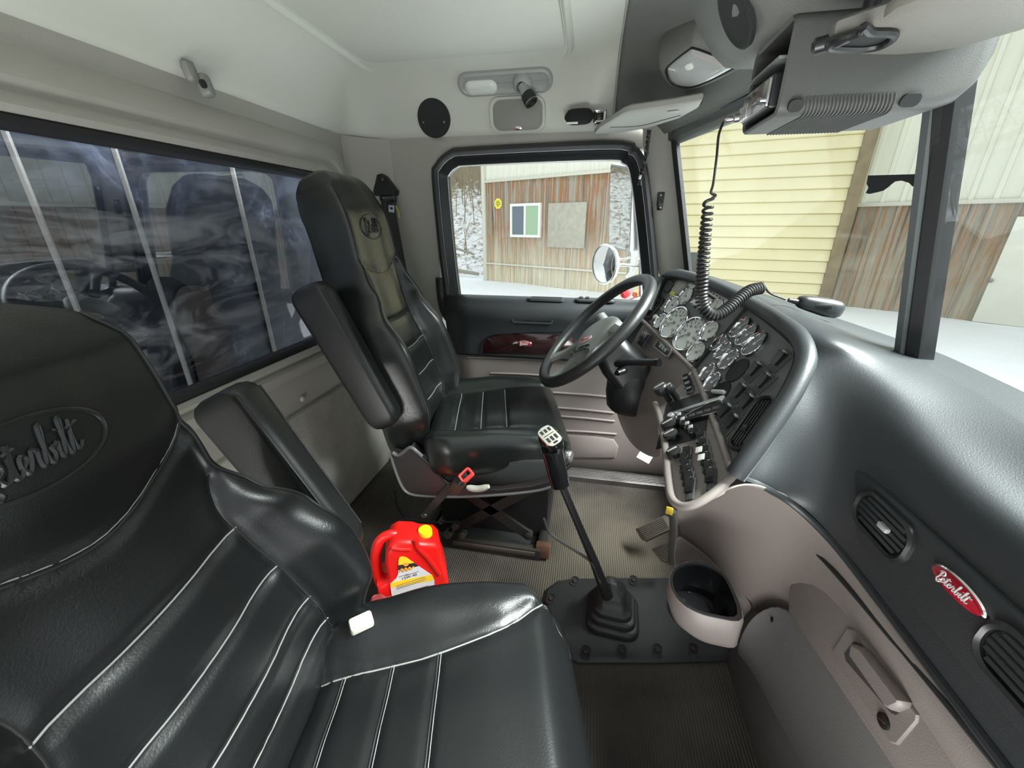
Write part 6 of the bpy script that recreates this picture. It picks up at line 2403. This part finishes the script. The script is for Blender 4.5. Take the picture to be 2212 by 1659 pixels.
# outside mirrors of the driver door
mir = thing('truck_mirror', 'tall rectangular side mirror and round convex mirror outside the driver window', 'mirror', (.2, 1.85, .55))
YM = 1.93
cs = [onY(1316, 535, 2.22), onY(1362, 545, 1.93), onY(1373, 362, 1.93), onY(1320, 354, 2.22)]
f, o = quad_rr([cs[0], cs[1], cs[2], cs[3]], 0, 0, 0, 0, .02)
if f.n.y > 0:
    f2 = Fr(f.o, -f.n, f.v)
    o = [(-a, b) for a, b in o][::-1]
    f = f2
MB().plate(f, o, [(.01, -.05), (0, -.03), (0, .004)]).build('mirror_housing', mat('grey_mirror_shell', (.30, .31, .31), .4), mir)
MB().plate(f, inset(o, .008), [(0, .004), (0, .006)]).build('mirror_glass', mat('mirror_silver', (.72, .72, .68), .02, 1.0), mir)
fc = Fr(onY(1305, 571, YM-.08), (-.80, -.58, .0))
rm = MB().lathe(fc, [(.0001, -.05), (.05, -.045), (.080, -.02), (.086, 0), (.083, .004), (.078, .002)], 32).build('convex_housing', mat('bright_mirror_shell', (.7, .7, .7), .2, .8), mir)
MB().lathe(fc, [(.079, .001), (.06, .006), (.03, .0105), (.0001, .012)], 32).build('convex_glass', mat('mirror_silver'), mir)
for pts, r in (((onY(1318, 575, YM), onY(1345, 572, YM), onY(1378, 575, YM)), .007), ((onY(1365, 540, YM), onY(1370, 575, YM), onY(1352, 600, YM)), .006), ((onY(1375, 420, YM), onY(1381, 520, YM), onY(1384, 640, YM)), .010),
               ((onY(1330, 545, YM), onY(1340, 560, YM), onY(1362, 556, YM)), .005)):
    MB().tube(cr(pts, 5), r, 8).build('mirror_bracket', mat('bright_mirror_shell'), mir)

# red lamp cluster of a vehicle beyond the mirror
for px, r, c in ((1350, .022, (.7, .05, .06)), (1372, .014, (.8, .22, .08))):
    MB().lathe(Fr(onY(px, 636, 1.95), (-.3, -1, 0)), [(.0001, -.04), (r*.9, -.035), (r, 0), (r*.8, .008), (.0001, .014)], 20).build('marker_lamp', mat('lens%.2f' % r, c, .25), mir)
for dz in (-.06, -.32):
    MB().tube(cr([onY(1382, 560, YM)+V((0, 0, dz+.06)), V((.30, 1.80, 1.02+dz)), V((.30, 1.66, 1.02+dz))], 4), .011, 8).build('mirror_arm', mat('bright_mirror_shell'), mir)
MB().tube([onY(1384, 640, YM), onY(1360, 648, YM+.05)], .006, 8).build('lamp_bracket', mat('bright_mirror_shell'), mir)

# headboard of the truck body behind the cab
hbm = bpy.data.materials.new('scuffed_navy_steel')
hbm.use_nodes = True
n, l = hbm.node_tree.nodes, hbm.node_tree.links
b = n['Principled BSDF']
b.inputs['Roughness'].default_value = .55
t = n.new('ShaderNodeTexCoord')
nz = n.new('ShaderNodeTexNoise')
nz.inputs['Scale'].default_value = 2.4
nz.inputs['Detail'].default_value = 9
nz.inputs['Roughness'].default_value = .68
nz.inputs['Distortion'].default_value = 1.6
l.new(t.outputs['Object'], nz.inputs['Vector'])
c2 = n.new('ShaderNodeValToRGB')
e = c2.color_ramp.elements
e[0].position, e[0].color = .34, (.004, .005, .007, 1)
e[1].position, e[1].color = .72, (.24, .25, .30, 1)
x = e.new(.5)
x.color = (.007, .009, .014, 1)
x = e.new(.6)
x.color = (.035, .040, .056, 1)
l.new(nz.outputs['Fac'], c2.inputs[0])
l.new(c2.outputs[0], b.inputs['Base Color'])
hb = thing('headboard', 'scuffed dark navy steel headboard close behind the rear window', 'headboard', (-1.30, .85, 0))
MB().plate(Fr((-1.30, .85, .85), (1, 0, 0)), rr(2.4, 1.9, .02), [(0, -.03), (0, 0)]).build('steel_plate', hbm, hb)
for px, py in ((65, 400), (330, 560), (552, 560)):
    q = onX(px, py, -1.282)
    MB().box(Fr((-1.30, q.y, .85), (1, 0, 0)), .007, 1.8, .016, .002).build('upright_rib', mat('faded_rib_paint', (.34, .30, .25), .6, var=.3), hb)
rp_ = [onX(*q, -1.295) for q in ((380, 640), (400, 618), (450, 622), (462, 660), (490, 690), (498, 760), (505, 830), (480, 870), (440, 850), (420, 780), (392, 720), (378, 670))]
fh = Fr((-1.299, 0, 0), (1, 0, 0))
o = [(q.y, q.z) for q in rp_]
if sum(o[i-1][0]*o[i][1]-o[i][0]*o[i-1][1] for i in range(len(o))) < 0:
    o = o[::-1]
o = [(q.x, q.y) for q in cr([(a, b, 0) for a, b in o], 4, True)]
MB().plate(fh, o, [(0, 0), (0, .003)]).build('rust_patch', mat('brown_rust', (.075, .055, .042), .8, var=.4, varscale=9), hb)
